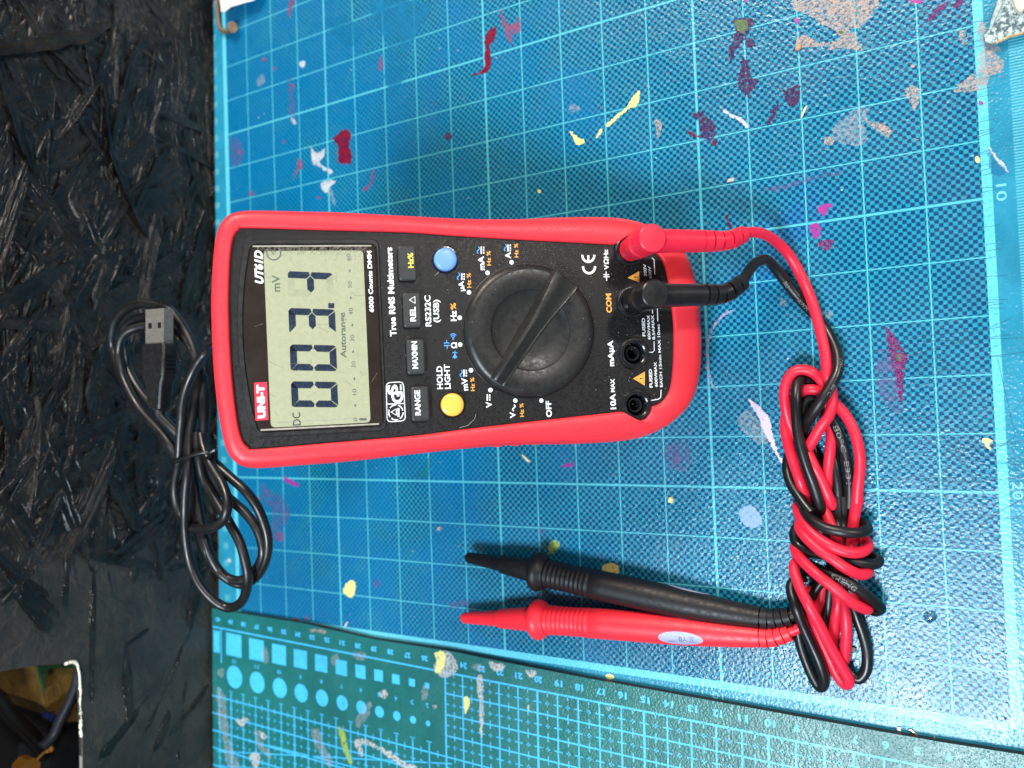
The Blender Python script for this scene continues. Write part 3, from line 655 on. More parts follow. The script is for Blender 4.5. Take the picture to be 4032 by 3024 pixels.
while cnt < 1000:
    x, y = rk.uniform(-155, 0), rk.uniform(-260, 190)
    if y < -150 and rk.random() < 0.85: continue
    if y < -110 and rk.random() < 0.4: continue
    L = rk.uniform(16, 85); Wd = rk.uniform(2.0, 9) if rk.random() < 0.7 else rk.uniform(9, 17); a = rk.gauss(PI / 2 - 0.15, 0.6) if rk.random() < 0.75 else rk.uniform(0, PI)
    c, s_ = math.cos(a), math.sin(a)
    if y < -120: zt0, tilt = rk.uniform(-0.1, 0.25), rk.gauss(0, 0.05)
    else: zt0, tilt = rk.uniform(0.1, 1.5), rk.gauss(0, 0.16)
    lift = rk.gauss(0, 0.018); ns = 10; V = []; ok = True; sd_ = rk.uniform(0, 999); j0 = [rk.uniform(-.3, .3) for _ in range(4)]
    for i in range(ns + 1):
        t = i / ns; l = (t - 0.5) * L
        for k in range(4):
            wv = (k / 3 - 0.5) * Wd * (1 - 0.55 * abs(2 * t - 1) ** 4) + Wd * .10 * mnoise.noise(Vector((l * .15, k * 3.1, sd_)))
            ll = l + j0[k] * Wd * (2 * t - 1) * 1.5
            px, py = x + ll * c - wv * s_, y + ll * s_ + wv * c
            if px > -0.2: px = -0.2
            if inhole(px, py): ok = False
            zz_ = zt0 + tilt * wv + lift * l + 0.55 * mnoise.noise(Vector((px * .16, py * .16, sd_))) - (0.35 if k in (0, 3) else 0) - (0.4 if i in (0, ns) else 0)
            V.append((px, py, max(zz_, -0.4)))
            uv.append((l + sd_, wv))
    if not ok: uv = uv[:-4 * (ns + 1)]; continue
    b.add(V, [(i * 4 + k, (i + 1) * 4 + k, (i + 1) * 4 + k + 1, i * 4 + k + 1) for i in range(ns) for k in range(3)]); cnt += 1
so = b.build('strand', osb_m, wal, smooth=True, angle=60, uvs=uv); tag(so, kind='stuff')
b = MB(); rk = random.Random(5)
rim = [wp(p, .3) for p in ((262, 2613), (285, 2606), (302, 2612), (312, 2645), (318, 2720), (317, 2760), (320, 2830), (319, 2870), (322, 2905))]
pp = catmull([(*p, 0) for p in rim], 6); rad = []
for i, p in enumerate(pp):
    t = i / (len(pp) - 1); rad.append(max(0.15, (0.3 + 0.9 * abs(mnoise.noise(Vector((t * 9, 0.4, 2))))) * (0.35 if 0.62 < t < 0.80 else 1.0)) * (0.3 if i in (0, len(pp) - 1) else 1))
b.add(*tube([(p.x + 0.5 * mnoise.noise(p * .5), p.y, 0.1) for p in pp], rad, 8))
for i in range(46):
    p = pp[rk.randrange(len(pp))]; r = rk.uniform(.2, 0.7)
    b.add(*box(p.x - r, p.x + r * .8, p.y - r, p.y + r, -0.3, rk.uniform(0.05, .45)))
b.build('chipped_edge', raw_wood, wal)
b = MB(); b.add(*box(hole[1][0] + 0.05, hole[1][0] + 0.35, -300, wp((320, 2905))[1], -TH + .1, 0.12))
b.build('bare_edge', pbr('grey_bare_edge', (0.20, 0.19, 0.18), 0.6, bdist=0.1), wal)
# things behind the hole
def L2W(p): return Vector((WA.x, WA.y, -3)) + WROT @ Vector(p)
def hp(u, v, c): return (*wp((u * 0.5507, 2500 + v * 0.5507), c), c)
def hprism(name, pts, c0, c1, mat, label, cat_):
    poly = ccw([hp(u, v, c1)[:2] for u, v in pts]); v, f = prism(poly, c0, c1); o_ = L2W((sum(p[0] for p in poly) / len(poly), sum(p[1] for p in poly) / len(poly), c0))
    o = mesh_obj(name, [L2W(x) for x in v], f, mat, off=o_); o.location = o_ / 1000
    if label: tag(o, label, cat_)
    return o, o_
def htube(name, pts, c, r, mat, label, cat_):
    P = [L2W(hp(u, v, c)) for u, v in pts]; o_ = P[0]; b = MB(); b.add(*tube(catmull(P, 6), r, 12)); o = b.build(name, mat, smooth=True, off=o_); o.location = o_ / 1000; return tag(o, label, cat_)
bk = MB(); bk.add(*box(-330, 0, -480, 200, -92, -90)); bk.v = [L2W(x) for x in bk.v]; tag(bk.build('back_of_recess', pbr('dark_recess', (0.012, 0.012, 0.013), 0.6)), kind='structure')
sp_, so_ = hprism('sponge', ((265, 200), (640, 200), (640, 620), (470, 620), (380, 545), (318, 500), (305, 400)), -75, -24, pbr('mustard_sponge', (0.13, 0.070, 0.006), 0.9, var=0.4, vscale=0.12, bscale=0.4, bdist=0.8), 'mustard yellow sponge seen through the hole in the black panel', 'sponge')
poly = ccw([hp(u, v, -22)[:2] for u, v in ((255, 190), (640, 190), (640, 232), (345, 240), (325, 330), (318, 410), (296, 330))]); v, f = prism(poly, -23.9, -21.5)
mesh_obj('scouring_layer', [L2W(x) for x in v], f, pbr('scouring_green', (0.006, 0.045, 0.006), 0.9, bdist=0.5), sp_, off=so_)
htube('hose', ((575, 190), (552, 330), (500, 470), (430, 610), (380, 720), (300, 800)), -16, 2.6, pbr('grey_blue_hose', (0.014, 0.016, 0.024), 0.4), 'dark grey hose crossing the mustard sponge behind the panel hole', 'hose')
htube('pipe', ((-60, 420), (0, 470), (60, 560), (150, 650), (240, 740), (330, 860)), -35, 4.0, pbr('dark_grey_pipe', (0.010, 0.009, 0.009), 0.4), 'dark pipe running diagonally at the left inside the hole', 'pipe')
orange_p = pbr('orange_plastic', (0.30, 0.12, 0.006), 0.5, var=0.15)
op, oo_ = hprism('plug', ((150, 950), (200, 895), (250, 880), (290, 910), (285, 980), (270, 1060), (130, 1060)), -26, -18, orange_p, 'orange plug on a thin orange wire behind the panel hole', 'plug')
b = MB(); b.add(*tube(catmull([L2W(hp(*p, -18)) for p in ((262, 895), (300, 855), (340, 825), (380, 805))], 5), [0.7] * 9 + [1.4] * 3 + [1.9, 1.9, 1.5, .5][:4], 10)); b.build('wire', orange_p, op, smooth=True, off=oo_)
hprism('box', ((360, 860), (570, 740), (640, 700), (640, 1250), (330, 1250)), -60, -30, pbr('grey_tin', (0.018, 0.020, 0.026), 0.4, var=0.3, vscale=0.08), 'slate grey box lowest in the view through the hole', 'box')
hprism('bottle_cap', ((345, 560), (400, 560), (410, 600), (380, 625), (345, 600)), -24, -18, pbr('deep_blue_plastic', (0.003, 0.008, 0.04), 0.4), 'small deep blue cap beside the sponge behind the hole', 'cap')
CZ = 88.0

# ================================================================ MULTIMETER
BO = (29.0, 0.0, -28.0)                                  # the bottom edge that stands on the mat
base = m2w(*BO)
met = empty('multimeter', base, RM.to_euler())
tag(met, 'red and black digital multimeter propped up, screen reading 003.4 mV', 'multimeter')
def mpart(mb, name, mat, parent=met, **kw): return mb.build(name, mat, parent, off=BO, **kw)
OUT = [(-147, 0), (-146.8, 12), (-146.1, 22), (-145, 31.5), (-143.5, 37.5), (-140.8, 41.3), (-137, 43.1), (-131, 43.6), (-117, 43.4), (-102, 43.1), (-79, 41.9), (-58, 41), (-40, 41.1), (-25, 41.8), (-8, 42), (2, 41.2), (10, 39), (17, 35.2), (22.5, 30.5), (26.3, 24.0), (28.4, 16), (29.2, 8), (29.4, 0)]
INN = [(-140.6, 0), (-140.4, 12), (-139.7, 23), (-138.9, 30), (-137.8, 34.2), (-136.3, 35.9), (-134, 36.7), (-113, 36.1), (-95, 35.6), (-80, 35.1), (-62, 33.8), (-40, 32.5), (-20, 31.4), (-6, 30.6), (4, 29.6), (9.5, 28.2), (13.2, 24), (14.8, 17.5), (15.8, 8), (16.2, 0)]
def resample(P, n):
    P = [Vector(p) for p in P]; d = [0]
    for i in range(1, len(P)): d.append(d[-1] + (P[i] - P[i - 1]).length)
    out = []
    for k in range(n):
        t = d[-1] * k / (n - 1); i = max(j for j in range(len(P)) if d[j] <= t + 1e-9); i = min(i, len(P) - 2)
        w = (t - d[i]) / (d[i + 1] - d[i]); out.append(P[i].lerp(P[i + 1], w))
    return out
def half(P, k1, k2):
    Sx = [Vector((p.x, p.y)) for p in catmull([(*p, 0) for p in P], 8)]
    a, b_ = k1 * 8, k2 * 8
    return resample(Sx[:a + 1], 26)[:-1] + resample(Sx[a:b_ + 1], 150)[:-1] + resample(Sx[b_:], 26)
def full(H): return [tuple(p) for p in H] + [(p.x, -p.y) for p in H[-2:0:-1]]
OL, IL = full(half(OUT, 5, 18)), full(half(INN, 5, 15))
for i, (x, y) in enumerate(IL):                          # the holster is cut out round the two outer jacks
    for sy in (28.5, -28.5):
        d_ = Vector((x, y - sy))
        if d_.length < 6.0 and abs(y) > 26: d_ = d_.normalized() * 6.0; IL[i] = (d_.x, sy + d_.y)
NN = len(OL)
def ring(t, z): return [(IL[i][0] + (OL[i][0] - IL[i][0]) * t, IL[i][1] + (OL[i][1] - IL[i][1]) * t, z) for i in range(NN)]
prof = [(0, -3), (0, 0.7), (0.03, 1.15), (0.10, 1.4), (0.35, 1.6), (0.60, 1.3), (0.74, 0.55), (0.85, -0.8), (0.93, -2.4), (0.98, -4.4), (1.0, -6.5), (1.0, -12), (0.97, -20), (0.95, -27), (0.88, -31), (0.70, -33.6), (0.4, -34.5), (0.0, -34.6)]
b = MB(); V = []; Fc = []
for t, z in prof: V += ring(t, z)
for k in range(len(prof) - 1):
    for i in range(NN):
        j = (i + 1) % NN; Fc.append((k * NN + i, (k + 1) * NN + i, (k + 1) * NN + j, k * NN + j))
Fc = [tuple(reversed(x)) for x in Fc] if False else Fc
Fc.append(tuple(range((len(prof) - 1) * NN, len(prof) * NN)))
b.add(V, Fc); boot = mpart(b, 'holster', red, smooth=True, angle=50)
bmx = bmesh.new(); bmx.from_mesh(boot.data); bmesh.ops.recalc_face_normals(bmx, faces=bmx.faces); bmx.to_mesh(boot.data); bmx.free()
for p in boot.data.polygons: p.use_smooth = True
# raised rib and seam on the holster's lower end, and finger grooves at the waist
for sgn in (1, -1):
    for k in range(3):
        b = MB(); x = -52 + k * 7; b.add(*box(x, x + 2.2, sgn * 40.9 - 0.5, sgn * 40.9 + 0.5, -18, -7)); mpart(b, 'grip_rib', red, bevel=0.4)

# face plate with four holes for the jacks
JY = [28.5, 9.5, -9.5, -28.5]
ILs = [(x * 1.0, y) for x, y in IL]
b = MB(); inset = [(x, max(-29.9, min(29.9, y)) if x > -5 else y) for x, y in ILs]
v, f = fill_holes(ILs, [circ(0, y, 5.15, 40) for y in JY] + [circ(0, s * 25.0, 1.0, 8) for s in ()], 0.0)
b.add(v, f)
mpart(b, 'face_plate', abs_blk)
# soft raised border round the top half
def rrect(poly, r=2.0, n=6):
    P = [Vector(p[:2]) for p in poly]; out = []; m = len(P)
    for i in range(m):
        a, c, d = P[i - 1], P[i], P[(i + 1) % m]; u1 = (a - c).normalized(); u2 = (d - c).normalized()
        rr = min(r, (a - c).length / 2.1, (d - c).length / 2.1); p1, p2 = c + u1 * rr, c + u2 * rr
        for k in range(n + 1):
            t = k / n; out.append(tuple((1 - t) ** 2 * p1 + 2 * t * (1 - t) * c + t * t * p2))
    return out
def offset(poly, d):
    P = [Vector(p) for p in ccw(poly)]; out = []
    for i in range(len(P)):
        t = (P[(i + 1) % len(P)] - P[i - 1])
        n = Vector((t.y, -t.x)).normalized() if t.length > 1e-9 else Vector((0, 0)); out.append(tuple(P[i] + n * d))
    return out
def frustum(mb, poly, z0, z1, inset_, zc=None):
    """block with sloped rim"""
    a = ccw(poly); a = offset(a, 0); c = offset(a, -inset_); n = len(a); zc = zc if zc is not None else z1 - inset_ * .6
    v = [(x, y, z0) for x, y in a] + [(x, y, zc) for x, y in a] + [(x, y, z1) for x, y in c]
    f = [(i, (i + 1) % n, n + (i + 1) % n, n + i) for i in range(n)] + [(n + i, n + (i + 1) % n, 2 * n + (i + 1) % n, 2 * n + i) for i in range(n)] + [tuple(range(2 * n, 3 * n))]
    mb.add(v, f)
# screen window outline in the meter's frame, symmetric about its axis
WL, WR, WH = mp(zB(392, 300))[0], mp(zB(1893, 600))[0], 31.2
def arcpoly(xl, xr, hh, bow, r):
    n = 14; top = [(xl + bow * ((2 * i / n - 1) ** 2), -hh + 2 * hh * i / n) for i in range(n + 1)]
    return top + [(xr, hh), (xr, -hh)]
def soft(poly, r):
    """round only the two straight corners and the two arc ends"""
    return rrect(poly, r, 5)
bez = soft(arcpoly(WL - 1.9, WR + 1.0, WH + 1.7, 3.6, 3), 3.2)
win = soft(arcpoly(WL, WR, WH, 3.6, 3), 2.4)
b = MB(); A = ccw(bez); Bq = ccw(win)
NB = len(A)
V = [(x, y, 0.02) for x, y in A] + [(x, y, 0.55) for x, y in offset(A, -0.25)] + [(x, y, 0.55) for x, y in offset(Bq, 0.25)] + [(x, y, 0.10) for x, y in Bq]
b.add(V, [(k * NB + i, k * NB + (i + 1) % NB, (k + 1) * NB + (i + 1) % NB, (k + 1) * NB + i) for k in range(3) for i in range(NB)])
mpart(b, 'screen_bezel', abs_smooth)
scr = empty('screen', (0, 0, 0)); scr.parent = met; scr.location = (-BO[0] / 1000, -BO[1] / 1000, -BO[2] / 1000)
def spart(mb, name, mat, parent=scr, **kw): return mb.build(name, mat, parent, **kw)
b = MB(); frustum(b, offset(Bq, -0.15), 0.02, 0.42, 0.35); spart(b, 'window_pane', glass_blk)
for yy, w in ((WH - 0.62, 0.5), (-WH + 0.75, 0.55)):  # bevel highlight drawn as pale strips on the pane
    b = MB(); stroke(b, [(WL + 4.2, yy), (WR - 1.6, yy)], w, 0.50); spart(b, 'pane_glint_edge', painted_glint)
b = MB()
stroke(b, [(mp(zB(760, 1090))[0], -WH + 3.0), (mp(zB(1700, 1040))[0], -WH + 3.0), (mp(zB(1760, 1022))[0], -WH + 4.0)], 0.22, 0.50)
spart(b, 'pane_glint_edge', painted_glint)
lx0, lx1, ly = mp(zA(622, 1000))[0], mp(zA(1715, 1200))[0], 30.2
lcdp = rrect([(lx0, -ly + 0.4), (lx1, -ly + 0.4), (lx1, ly - 1.2), (lx0, ly - 1.2)], 1.6, 5)
b = MB(); flat(b, lcdp, 0.46); spart(b, 'display', lcd_m)

# 7-segment digits: traced boxes (left = y start, reading direction is +y, up is -x)
sg, sgl, sgg = MB(), MB(), MB()
def digit(ztop, zbot, yl, yr, lit, ghost=''):
    """x runs down from ztop to zbot; y from yl (left) to yr (right)"""
    H = zbot - ztop; Wd = yr - yl; th = 2.25; g_ = 0.12; sl = 0.85
    def P(a, b_): return (ztop + b_, yl + a + sl * (1 - b_ / H) - 0.45)
    hm = H / 2; s = {
        'a': [(g_ + .5, 0), (Wd - g_ - .9, 0), (Wd - g_ - .2, .5), (Wd - th - g_, th), (th + g_, th), (g_, th * .1)],
        'd': [(g_ + .6, H), (Wd - g_ - .6, H), (Wd - th - g_, H - th), (th + g_, H - th)],
        'f': [(0, g_ + .8), (0, hm - g_ - .3), (th * .5, hm - g_), (th, hm - th * .5 - g_), (th, th + g_), (.2, g_ + .2)],
        'b': [(Wd, g_ + .8), (Wd, hm - g_ - .3), (Wd - th * .5, hm - g_), (Wd - th, hm - th * .5 - g_), (Wd - th, th * .1), (Wd - .7, th * .1)],
        'e': [(0, H - g_ - .8), (0, hm + g_ + .3), (th * .5, hm + g_), (th, hm + th * .5 + g_), (th, H - th - g_), (.4, H - g_)],
        'c': [(Wd, H - g_ - .8), (Wd, hm + g_ + .3), (Wd - th * .5, hm + g_), (Wd - th, hm + th * .5 + g_), (Wd - th, H - th - g_), (Wd - .4, H - g_)],
        'g': [(th * .6, hm), (th + .3, hm - th / 2), (Wd - th - .3, hm - th / 2), (Wd - th * .6, hm), (Wd - th - .3, hm + th / 2), (th + .3, hm + th / 2)]}
    for k in lit: flat(sg, [P(*p) for p in s[k]], 0.50)
    for k in ghost: flat(sgg, [P(*p) for p in s[k]], 0.49)
for (zt, zb_, l, r, lit, gh) in ((zB(905, 700), zB(1410, 700), zB(1150, 838), zB(1150, 560), 'abcdef', ''), (zB(892, 300), zB(1397, 300), zB(1150, 442), zB(1150, 160), 'abcdef', ''),
                                 (zA(878, 1290), zA(1385, 1290), zA(1130, 1418), zA(1130, 1150), 'abcdg', ''), (zA(864, 890), zA(1362, 890), zA(1110, 1020), zA(1110, 752), 'bcg', 'afd')):
    digit(mp(zt)[0], mp(zb_)[0], mp(l)[1], mp(r)[1], lit, gh)
def rectpx(mb, Z, u0, u1, v0, v1, z, hh=0): flat(mb, [mp(Z(u, v), hh) for u, v in ((u0, v0), (u1, v0), (u1, v1), (u0, v1))], z)
rectpx(sg, zA, 1307, 1372, 1090, 1145, 0.50)
def mtext(mb, txt, Z, s, e, hpx, z=0.06, hh=0.0, bold=0.03, shear=0.0):
    put_text(mb, txt, mp(Z(*s), hh), mp(Z(*e), hh), hpx * q / 11.6 * 1.03, z, bold * 0.65, shear)
mtext(sg, 'DC', zB, (1008, 1033), (1000, 893), 78, 0.5, bold=0.0)
mtext(sgl, 'mV', zA, (785, 965), (780, 785), 82, 0.5, bold=0.02)
put_text(sgl, 'Autorange', mp(zB(1503, 300)), mp(zA(1488, 1192)), 1.95, 0.5, 0.02)
for t, Z, c, w in (('0', zB, (1622, 972), 34), ('10', zB, (1612, 672), 66), ('20', zB, (1602, 375), 72), ('30', zB, (1589, 88), 72), ('40', zA, (1574, 1180), 72), ('50', zA, (1562, 888), 72), ('60', zA, (1548, 593), 72)):
    mtext(sgl, t, Z, (c[0], c[1] + w / 2), (c[0] - 2, c[1] - w / 2), 40, 0.5, bold=0.0)
for Z, u, v in ((zB, 1600, 820), (zB, 1590, 530), (zB, 1577, 235), (zA, 1568, 1328), (zA, 1552, 1035), (zA, 1541, 740)): rectpx(sgl, Z, u - 8, u + 8, v - 14, v + 14, 0.5)
rectpx(sgl, zB, 1645, 1725, 958, 982, 0.5)
stroke(sgl, [mp(zA(715 + 76 * math.cos(a), 542 + 78 * math.sin(a))) for a in [i * 0.2 - 0.8 for i in range(23)]], 0.42, 0.5)
for i in range(0, 28, 2): stroke(sgl, [mp(zA(*(lambda t: (735 - 70 * t, 535 - 50 * (t % 1)))(i / 28 * 1))), mp(zA(690 + i, 520))], 0.10, 0.499) if i == 0 else None
stroke(sgl, [mp(zA(*p)) for p in ((672, 500), (735, 528), (712, 562))], 0.35, 0.501, closed=True)
spart(sg, 'digit_segments', seg_m); spart(sgl, 'screen_symbols', seg_lt); spart(sgg, 'faint_segments', seg_ghost)
wi = MB()
def logo_strokes():
    rectpx
b = MB(); flat(b, [mp(zB(*p)) for p in ((501, 572), (640, 565), (656, 975), (517, 985))], 0.47); spart(b, 'brand_badge', logo_red)
put_text(wi, 'UNI-T', mp(zB(628, 956)), mp(zB(612, 592)), 2.55, 0.50, 0.06)
put_text(wi, 'UT61D', mp(zA(604, 878)), mp(zA(595, 517)), 2.75, 0.50, 0.045, 0.28)
put_text(wi, '6000 Counts DMM', mp(zA(1802, 1188)), mp(zA(1775, 522)), 1.5, 0.50, 0.035)
spart(wi, 'window_lettering', white_ink)

# printed face lettering
Wt, Ot, Bt = MB(), MB(), MB()
mtext(Wt, 'True RMS Multimeters', zC, (225, 1282), (176, 315), 68, bold=0.05)
mtext(Wt, 'RS232C', zC, (605, 1175), (592, 838), 64, bold=0.035)
mtext(Wt, '(USB)', zC, (690, 1132), (684, 885), 62, bold=0.035)
mtext(Wt, 'HOLD', zD, (730, 640), (722, 390), 64, bold=0.035); mtext(Wt, 'LIGHT', zD, (814, 638), (802, 370), 62, bold=0.035)
def dot(Z, u, v, mb=Wt, r=0.79): flat(mb, circ(*mp(Z(u, v)), r, 24), 0.06)
for Z, u, v in ((zC, 1477, 478), (zC, 1215, 592), (zC, 1013, 805), (zC, 912, 1082), (zD, 917, 157), (zD, 1035, 437), (zD, 1247, 652), (zD, 1518, 767), (zD, 1801, 767)): dot(Z, u, v)
def dcsym(Z, u, v0, v1, du=0):
    """solid bar over three dots, read in the text direction"""
    rectpx(Wt, Z, u - 6, u + 8, v0, v1, 0.06); L = (v1 - v0); 
    for k in range(3): rectpx(Wt, Z, u + 20, u + 34, v0 + L * (.02 + .36 * k), v0 + L * (.02 + .36 * k + .24), 0.06)
def acsym(mb, Z, u, v0, v1, amp=13, w=0.36):
    stroke(mb, [mp(Z(u - amp * math.sin(2 * PI * t / 12), v0 + (v1 - v0) * t / 12)) for t in range(13)], w, 0.061)
mtext(Wt, 'µA', zC, (966, 790), (955, 682), 60, bold=0.045); acsym(Bt, zC, 899, 668, 592); dcsym(zC, 934, 597, 670)
mtext(Ot, 'Hz %', zC, (1038, 755), (1030, 595), 44)
mtext(Wt, 'mA', zC, (1187, 562), (1175, 410), 68, bold=0.045); acsym(Bt, zC, 1115, 382, 308); dcsym(zC, 1146, 307, 385)
mtext(Ot, 'Hz %', zC, (1253, 513), (1246, 355), 44)
mtext(Wt, 'A', zC, (1471, 437), (1467, 367), 66, bold=0.045); acsym(Bt, zC, 1410, 355, 283); dcsym(zC, 1436, 284, 360)
mtext(Ot, 'Hz %', zC, (1552, 425), (1545, 272), 44)
mtext(Wt, 'Hz', zC, (880, 1117), (876, 1003), 66, bold=0.045); mtext(Ot, '%', zC, (874, 992), (870, 920), 60)
mtext(Wt, 'Ω', zC, (884, 1412), (880, 1347), 62, bold=0.045)
# blue continuity, diode and capacitor signs
for k, r in enumerate((16, 31, 46)):
    stroke(Bt, [mp(zC(858 - 0 + (-r) * math.cos(a) * 0 + (842 - 858) + r * math.sin(a), 1318 - r * math.cos(a) * 1.35)) for a in [-.75 + i * .15 for i in range(11)]], 0.30, 0.06)
dot(zC, 842, 1316, Bt, 0.26)
stroke(Bt, [mp(zC(860, 1440)), mp(zC(860, 1530))], 0.26, 0.06); flat(Bt, [mp(zC(*p)) for p in ((860, 1470), (832, 1518), (888, 1518))], 0.061); rectpx(Bt, zC, 832, 886, 1458, 1467, 0.062)
stroke(Bt, [mp(zC(770, 1322)), mp(zC(770, 1352))], 0.26, 0.06); stroke(Bt, [mp(zC(776, 1388)), mp(zC(776, 1422))], 0.26, 0.06)
rectpx(Bt, zC, 740, 804, 1378, 1390, 0.06); stroke(Bt, [mp(zC(770 + 32 * math.sin(a), 1366 - 12 * math.cos(a) * 1)) for a in [-1.2 + .24 * i for i in range(11)]], 0.32, 0.061)
mtext(Wt, 'mV', zD, (1006, 655), (994, 517), 66, bold=0.045); acsym(Bt, zD, 930, 508, 434); dcsym(zD, 957, 430, 506)
mtext(Ot, 'Hz %', zD, (1077, 662), (1070, 515), 44)
mtext(Wt, 'V', zD, (1264, 843), (1260, 777), 66, bold=0.045); dcsym(zD, 1212, 698, 768)
mtext(Wt, 'V', zD, (1522, 955), (1517, 888), 64, bold=0.045); acsym(Wt, zD, 1502, 880, 812, 14, 0.42)
mtext(Ot, 'Hz %', zD, (1612, 942), (1605, 795), 44)
mtext(Wt, 'OFF', zD, (1916, 945), (1907, 768), 64, bold=0.045)
# certification marks
for cu, cv, mid_ in ((440, 632, 0), (432, 508, 1)):
    stroke(Wt, [mp(zE(cu + 66 * math.cos(a), cv + 76 * math.sin(a))) for a in [i * PI / 18 for i in range(19)]], 0.82, 0.06)
    if mid_: stroke(Wt, [mp(zE(cu, cv + 4)), mp(zE(cu, cv + 68))], 0.75, 0.061)
mtext(Wt, 'V', zE, (656, 668), (652, 612), 54, bold=0.045); mtext(Wt, 'ΩHz', zE, (653, 608), (645, 448), 54, bold=0.045)
rectpx(Wt, zE, 598, 662, 742, 752, 0.06); stroke(Wt, [mp(zE(630, 752)), mp(zE(632, 790))], 0.36, 0.06)
stroke(Wt, [mp(zE(628 + 30 * math.sin(a), 716 + 12 * math.cos(a))) for a in [-1.3 + .26 * i for i in range(11)]], 0.36, 0.06); stroke(Wt, [mp(zE(627, 725)), mp(zE(625, 688))], 0.36, 0.061)
mtext(Ot, 'COM', zE, (690, 1136), (680, 928), 66, bold=0.05)
mtext(Wt, 'mAµA', zF, (713, 668), (702, 388), 68, bold=0.05); mtext(Wt, '10A', zF, (736, 1135), (727, 968), 68, bold=0.045); mtext(Wt, 'MAX', zF, (722, 950), (718, 805), 50, bold=0.04)
mtext(Wt, 'FUSED', zF, (1133, 900), (1124, 700), 38, bold=0.03); mtext(Wt, '600VMAX', zF, (1188, 893), (1175, 622), 34, bold=0.025)
mtext(Wt, 'EACH 15min MAX 10sec', zF, (1242, 895), (1208, 212), 33, bold=0.025)
mtext(Wt, 'FUSED', zF, (1056, 342), (1047, 145), 38, bold=0.03); mtext(Wt, '600VMAX', zF, (1110, 378), (1100, 112), 34, bold=0.025); mtext(Wt, '0.5AMAX', zF, (1160, 378), (1145, 112), 34, bold=0.025)
mtext(Wt, '300V', zE, (1070, 740), (1062, 608), 36, bold=0.025); mtext(Wt, '600V', zE, (1124, 765), (1112, 632), 34, bold=0.025)
for Z, pts in ((zF, [(1085, 515), (1130, 518), (1150, 500), (1148, 400)]), (zF, [(1132, 97), (1130, 55)]), (zF, [(1188, 180), (1184, 40)]), (zF, [(1100, 1045), (1195, 1028), (1220, 1010), (1225, 925)]), (zE, [(1125, 540), (1148, 560), (1156, 722)])):
    stroke(Wt, [mp(Z(*p)) for p in pts], 0.28, 0.06)
# GS and TUV marks
gsr = rrect([mp(zD(*p)) for p in ((112, 572), (300, 562), (322, 985), (122, 1000))], 1.6, 5); stroke(Wt, gsr, 0.28, 0.06, closed=True)
stroke(Wt, [mp(zD(118, 805)), mp(zD(308, 798))], 0.28, 0.061)
for i in range(5): stroke(Wt, [mp(zD(218 + 78 * math.cos(a), 895 + 82 * math.sin(a))) for a in [i * 2 * PI / 5 + .1 * j for j in range(11)]], 0.36, 0.06)
stroke(Wt, [mp(zD(*p)) for p in ((165, 892), (222, 858), (222, 925))], 0.42, 0.06, closed=True); rectpx(Wt, zD, 236, 256, 848, 945, 0.06)
mtext(Wt, 'S', zD, (240, 700), (236, 590), 112, 0.06, bold=0.05); mtext(Wt, 'G', zD, (300, 792), (294, 665), 125, 0.062, bold=0.05)
rectpx(Wt, zD, 262, 270, 590, 655, 0.06); rectpx(Wt, zD, 278, 284, 590, 655, 0.06)
# warning triangles
for Z, a, c, d in ((zF, (920, 803), (1048, 728), (1046, 880)), (zE, (862, 757), (985, 685), (987, 808))):
    tri = [Vector(mp(Z(*p))) for p in (a, c, d)]; flat(Ot, tri, 0.06); cen = sum(tri, Vector((0, 0))) / 3
    kb = MB()
    stroke(kb, [tuple(cen + (p - cen) * 0.72) for p in tri], 0.16, 0.08, closed=True)
    stroke(kb, [tuple(cen + Vector((-0.55, 0))), tuple(cen + Vector((0.28, 0)))], 0.42, 0.08); flat(kb, circ(cen.x + 0.72, cen.y, 0.2, 10), 0.08)
    mpart(kb, 'warning_mark', dark_hole)
mpart(Wt, 'white_lettering', white_ink); mpart(Ot, 'orange_lettering', orange_ink); mpart(Bt, 'blue_lettering', blue_ink)

# four rectangular buttons
BX = -80.2
for i, (txt, mt, Z, s, e) in enumerate((('Hz%', yellow_ink, zC, (412, 538), (405, 375)), ('REL', white_ink, zC, (438, 1120), (432, 962)), ('MAXMIN', white_ink, zD, (461, 420), (448, 120)), ('RANGE', white_ink, zD, (491, 925), (480, 652)))):
    cy_ = 16.17 * (1.5 - i)
    cx_ = mp((((Z(0, 0)[0] + q * [372, 402, 418, 444][i])), 1300))[0]
    sock = rrect([(cx_ - 3.6, cy_ - 6.45), (cx_ + 3.6, cy_ - 6.45), (cx_ + 3.6, cy_ + 6.45), (cx_ - 3.6, cy_ + 6.45)], 1.3)
    b = MB(); flat(b, sock, 0.03); sk = mpart(b, 'button_recess', dark_hole)
    b = MB(); stroke(b, offset(ccw(sock), 0.12), 0.35, 0.12, closed=True); mpart(b, 'recess_rim', abs_smooth)
    b = MB(); frustum(b, rrect([(cx_ - 3.05, cy_ - 5.9), (cx_ + 3.05, cy_ - 5.9), (cx_ + 3.05, cy_ + 5.9), (cx_ - 3.05, cy_ + 5.9)], 1.1), 0.0, 2.1, 0.55)
    bo_ = mpart(b, 'button', btn_m, smooth=True, angle=25)
    L = MB(); mtext(L, txt, Z, s, e, 62 if i else 60, 2.13, 2.1, bold=0.045)
    if i == 1: stroke(L, [mp(Z(*p), 2.1) for p in ((365, 888), (425, 850), (427, 925))], 0.36, 2.13, closed=True)
    L.build('lettering', mt, bo_, off=BO)
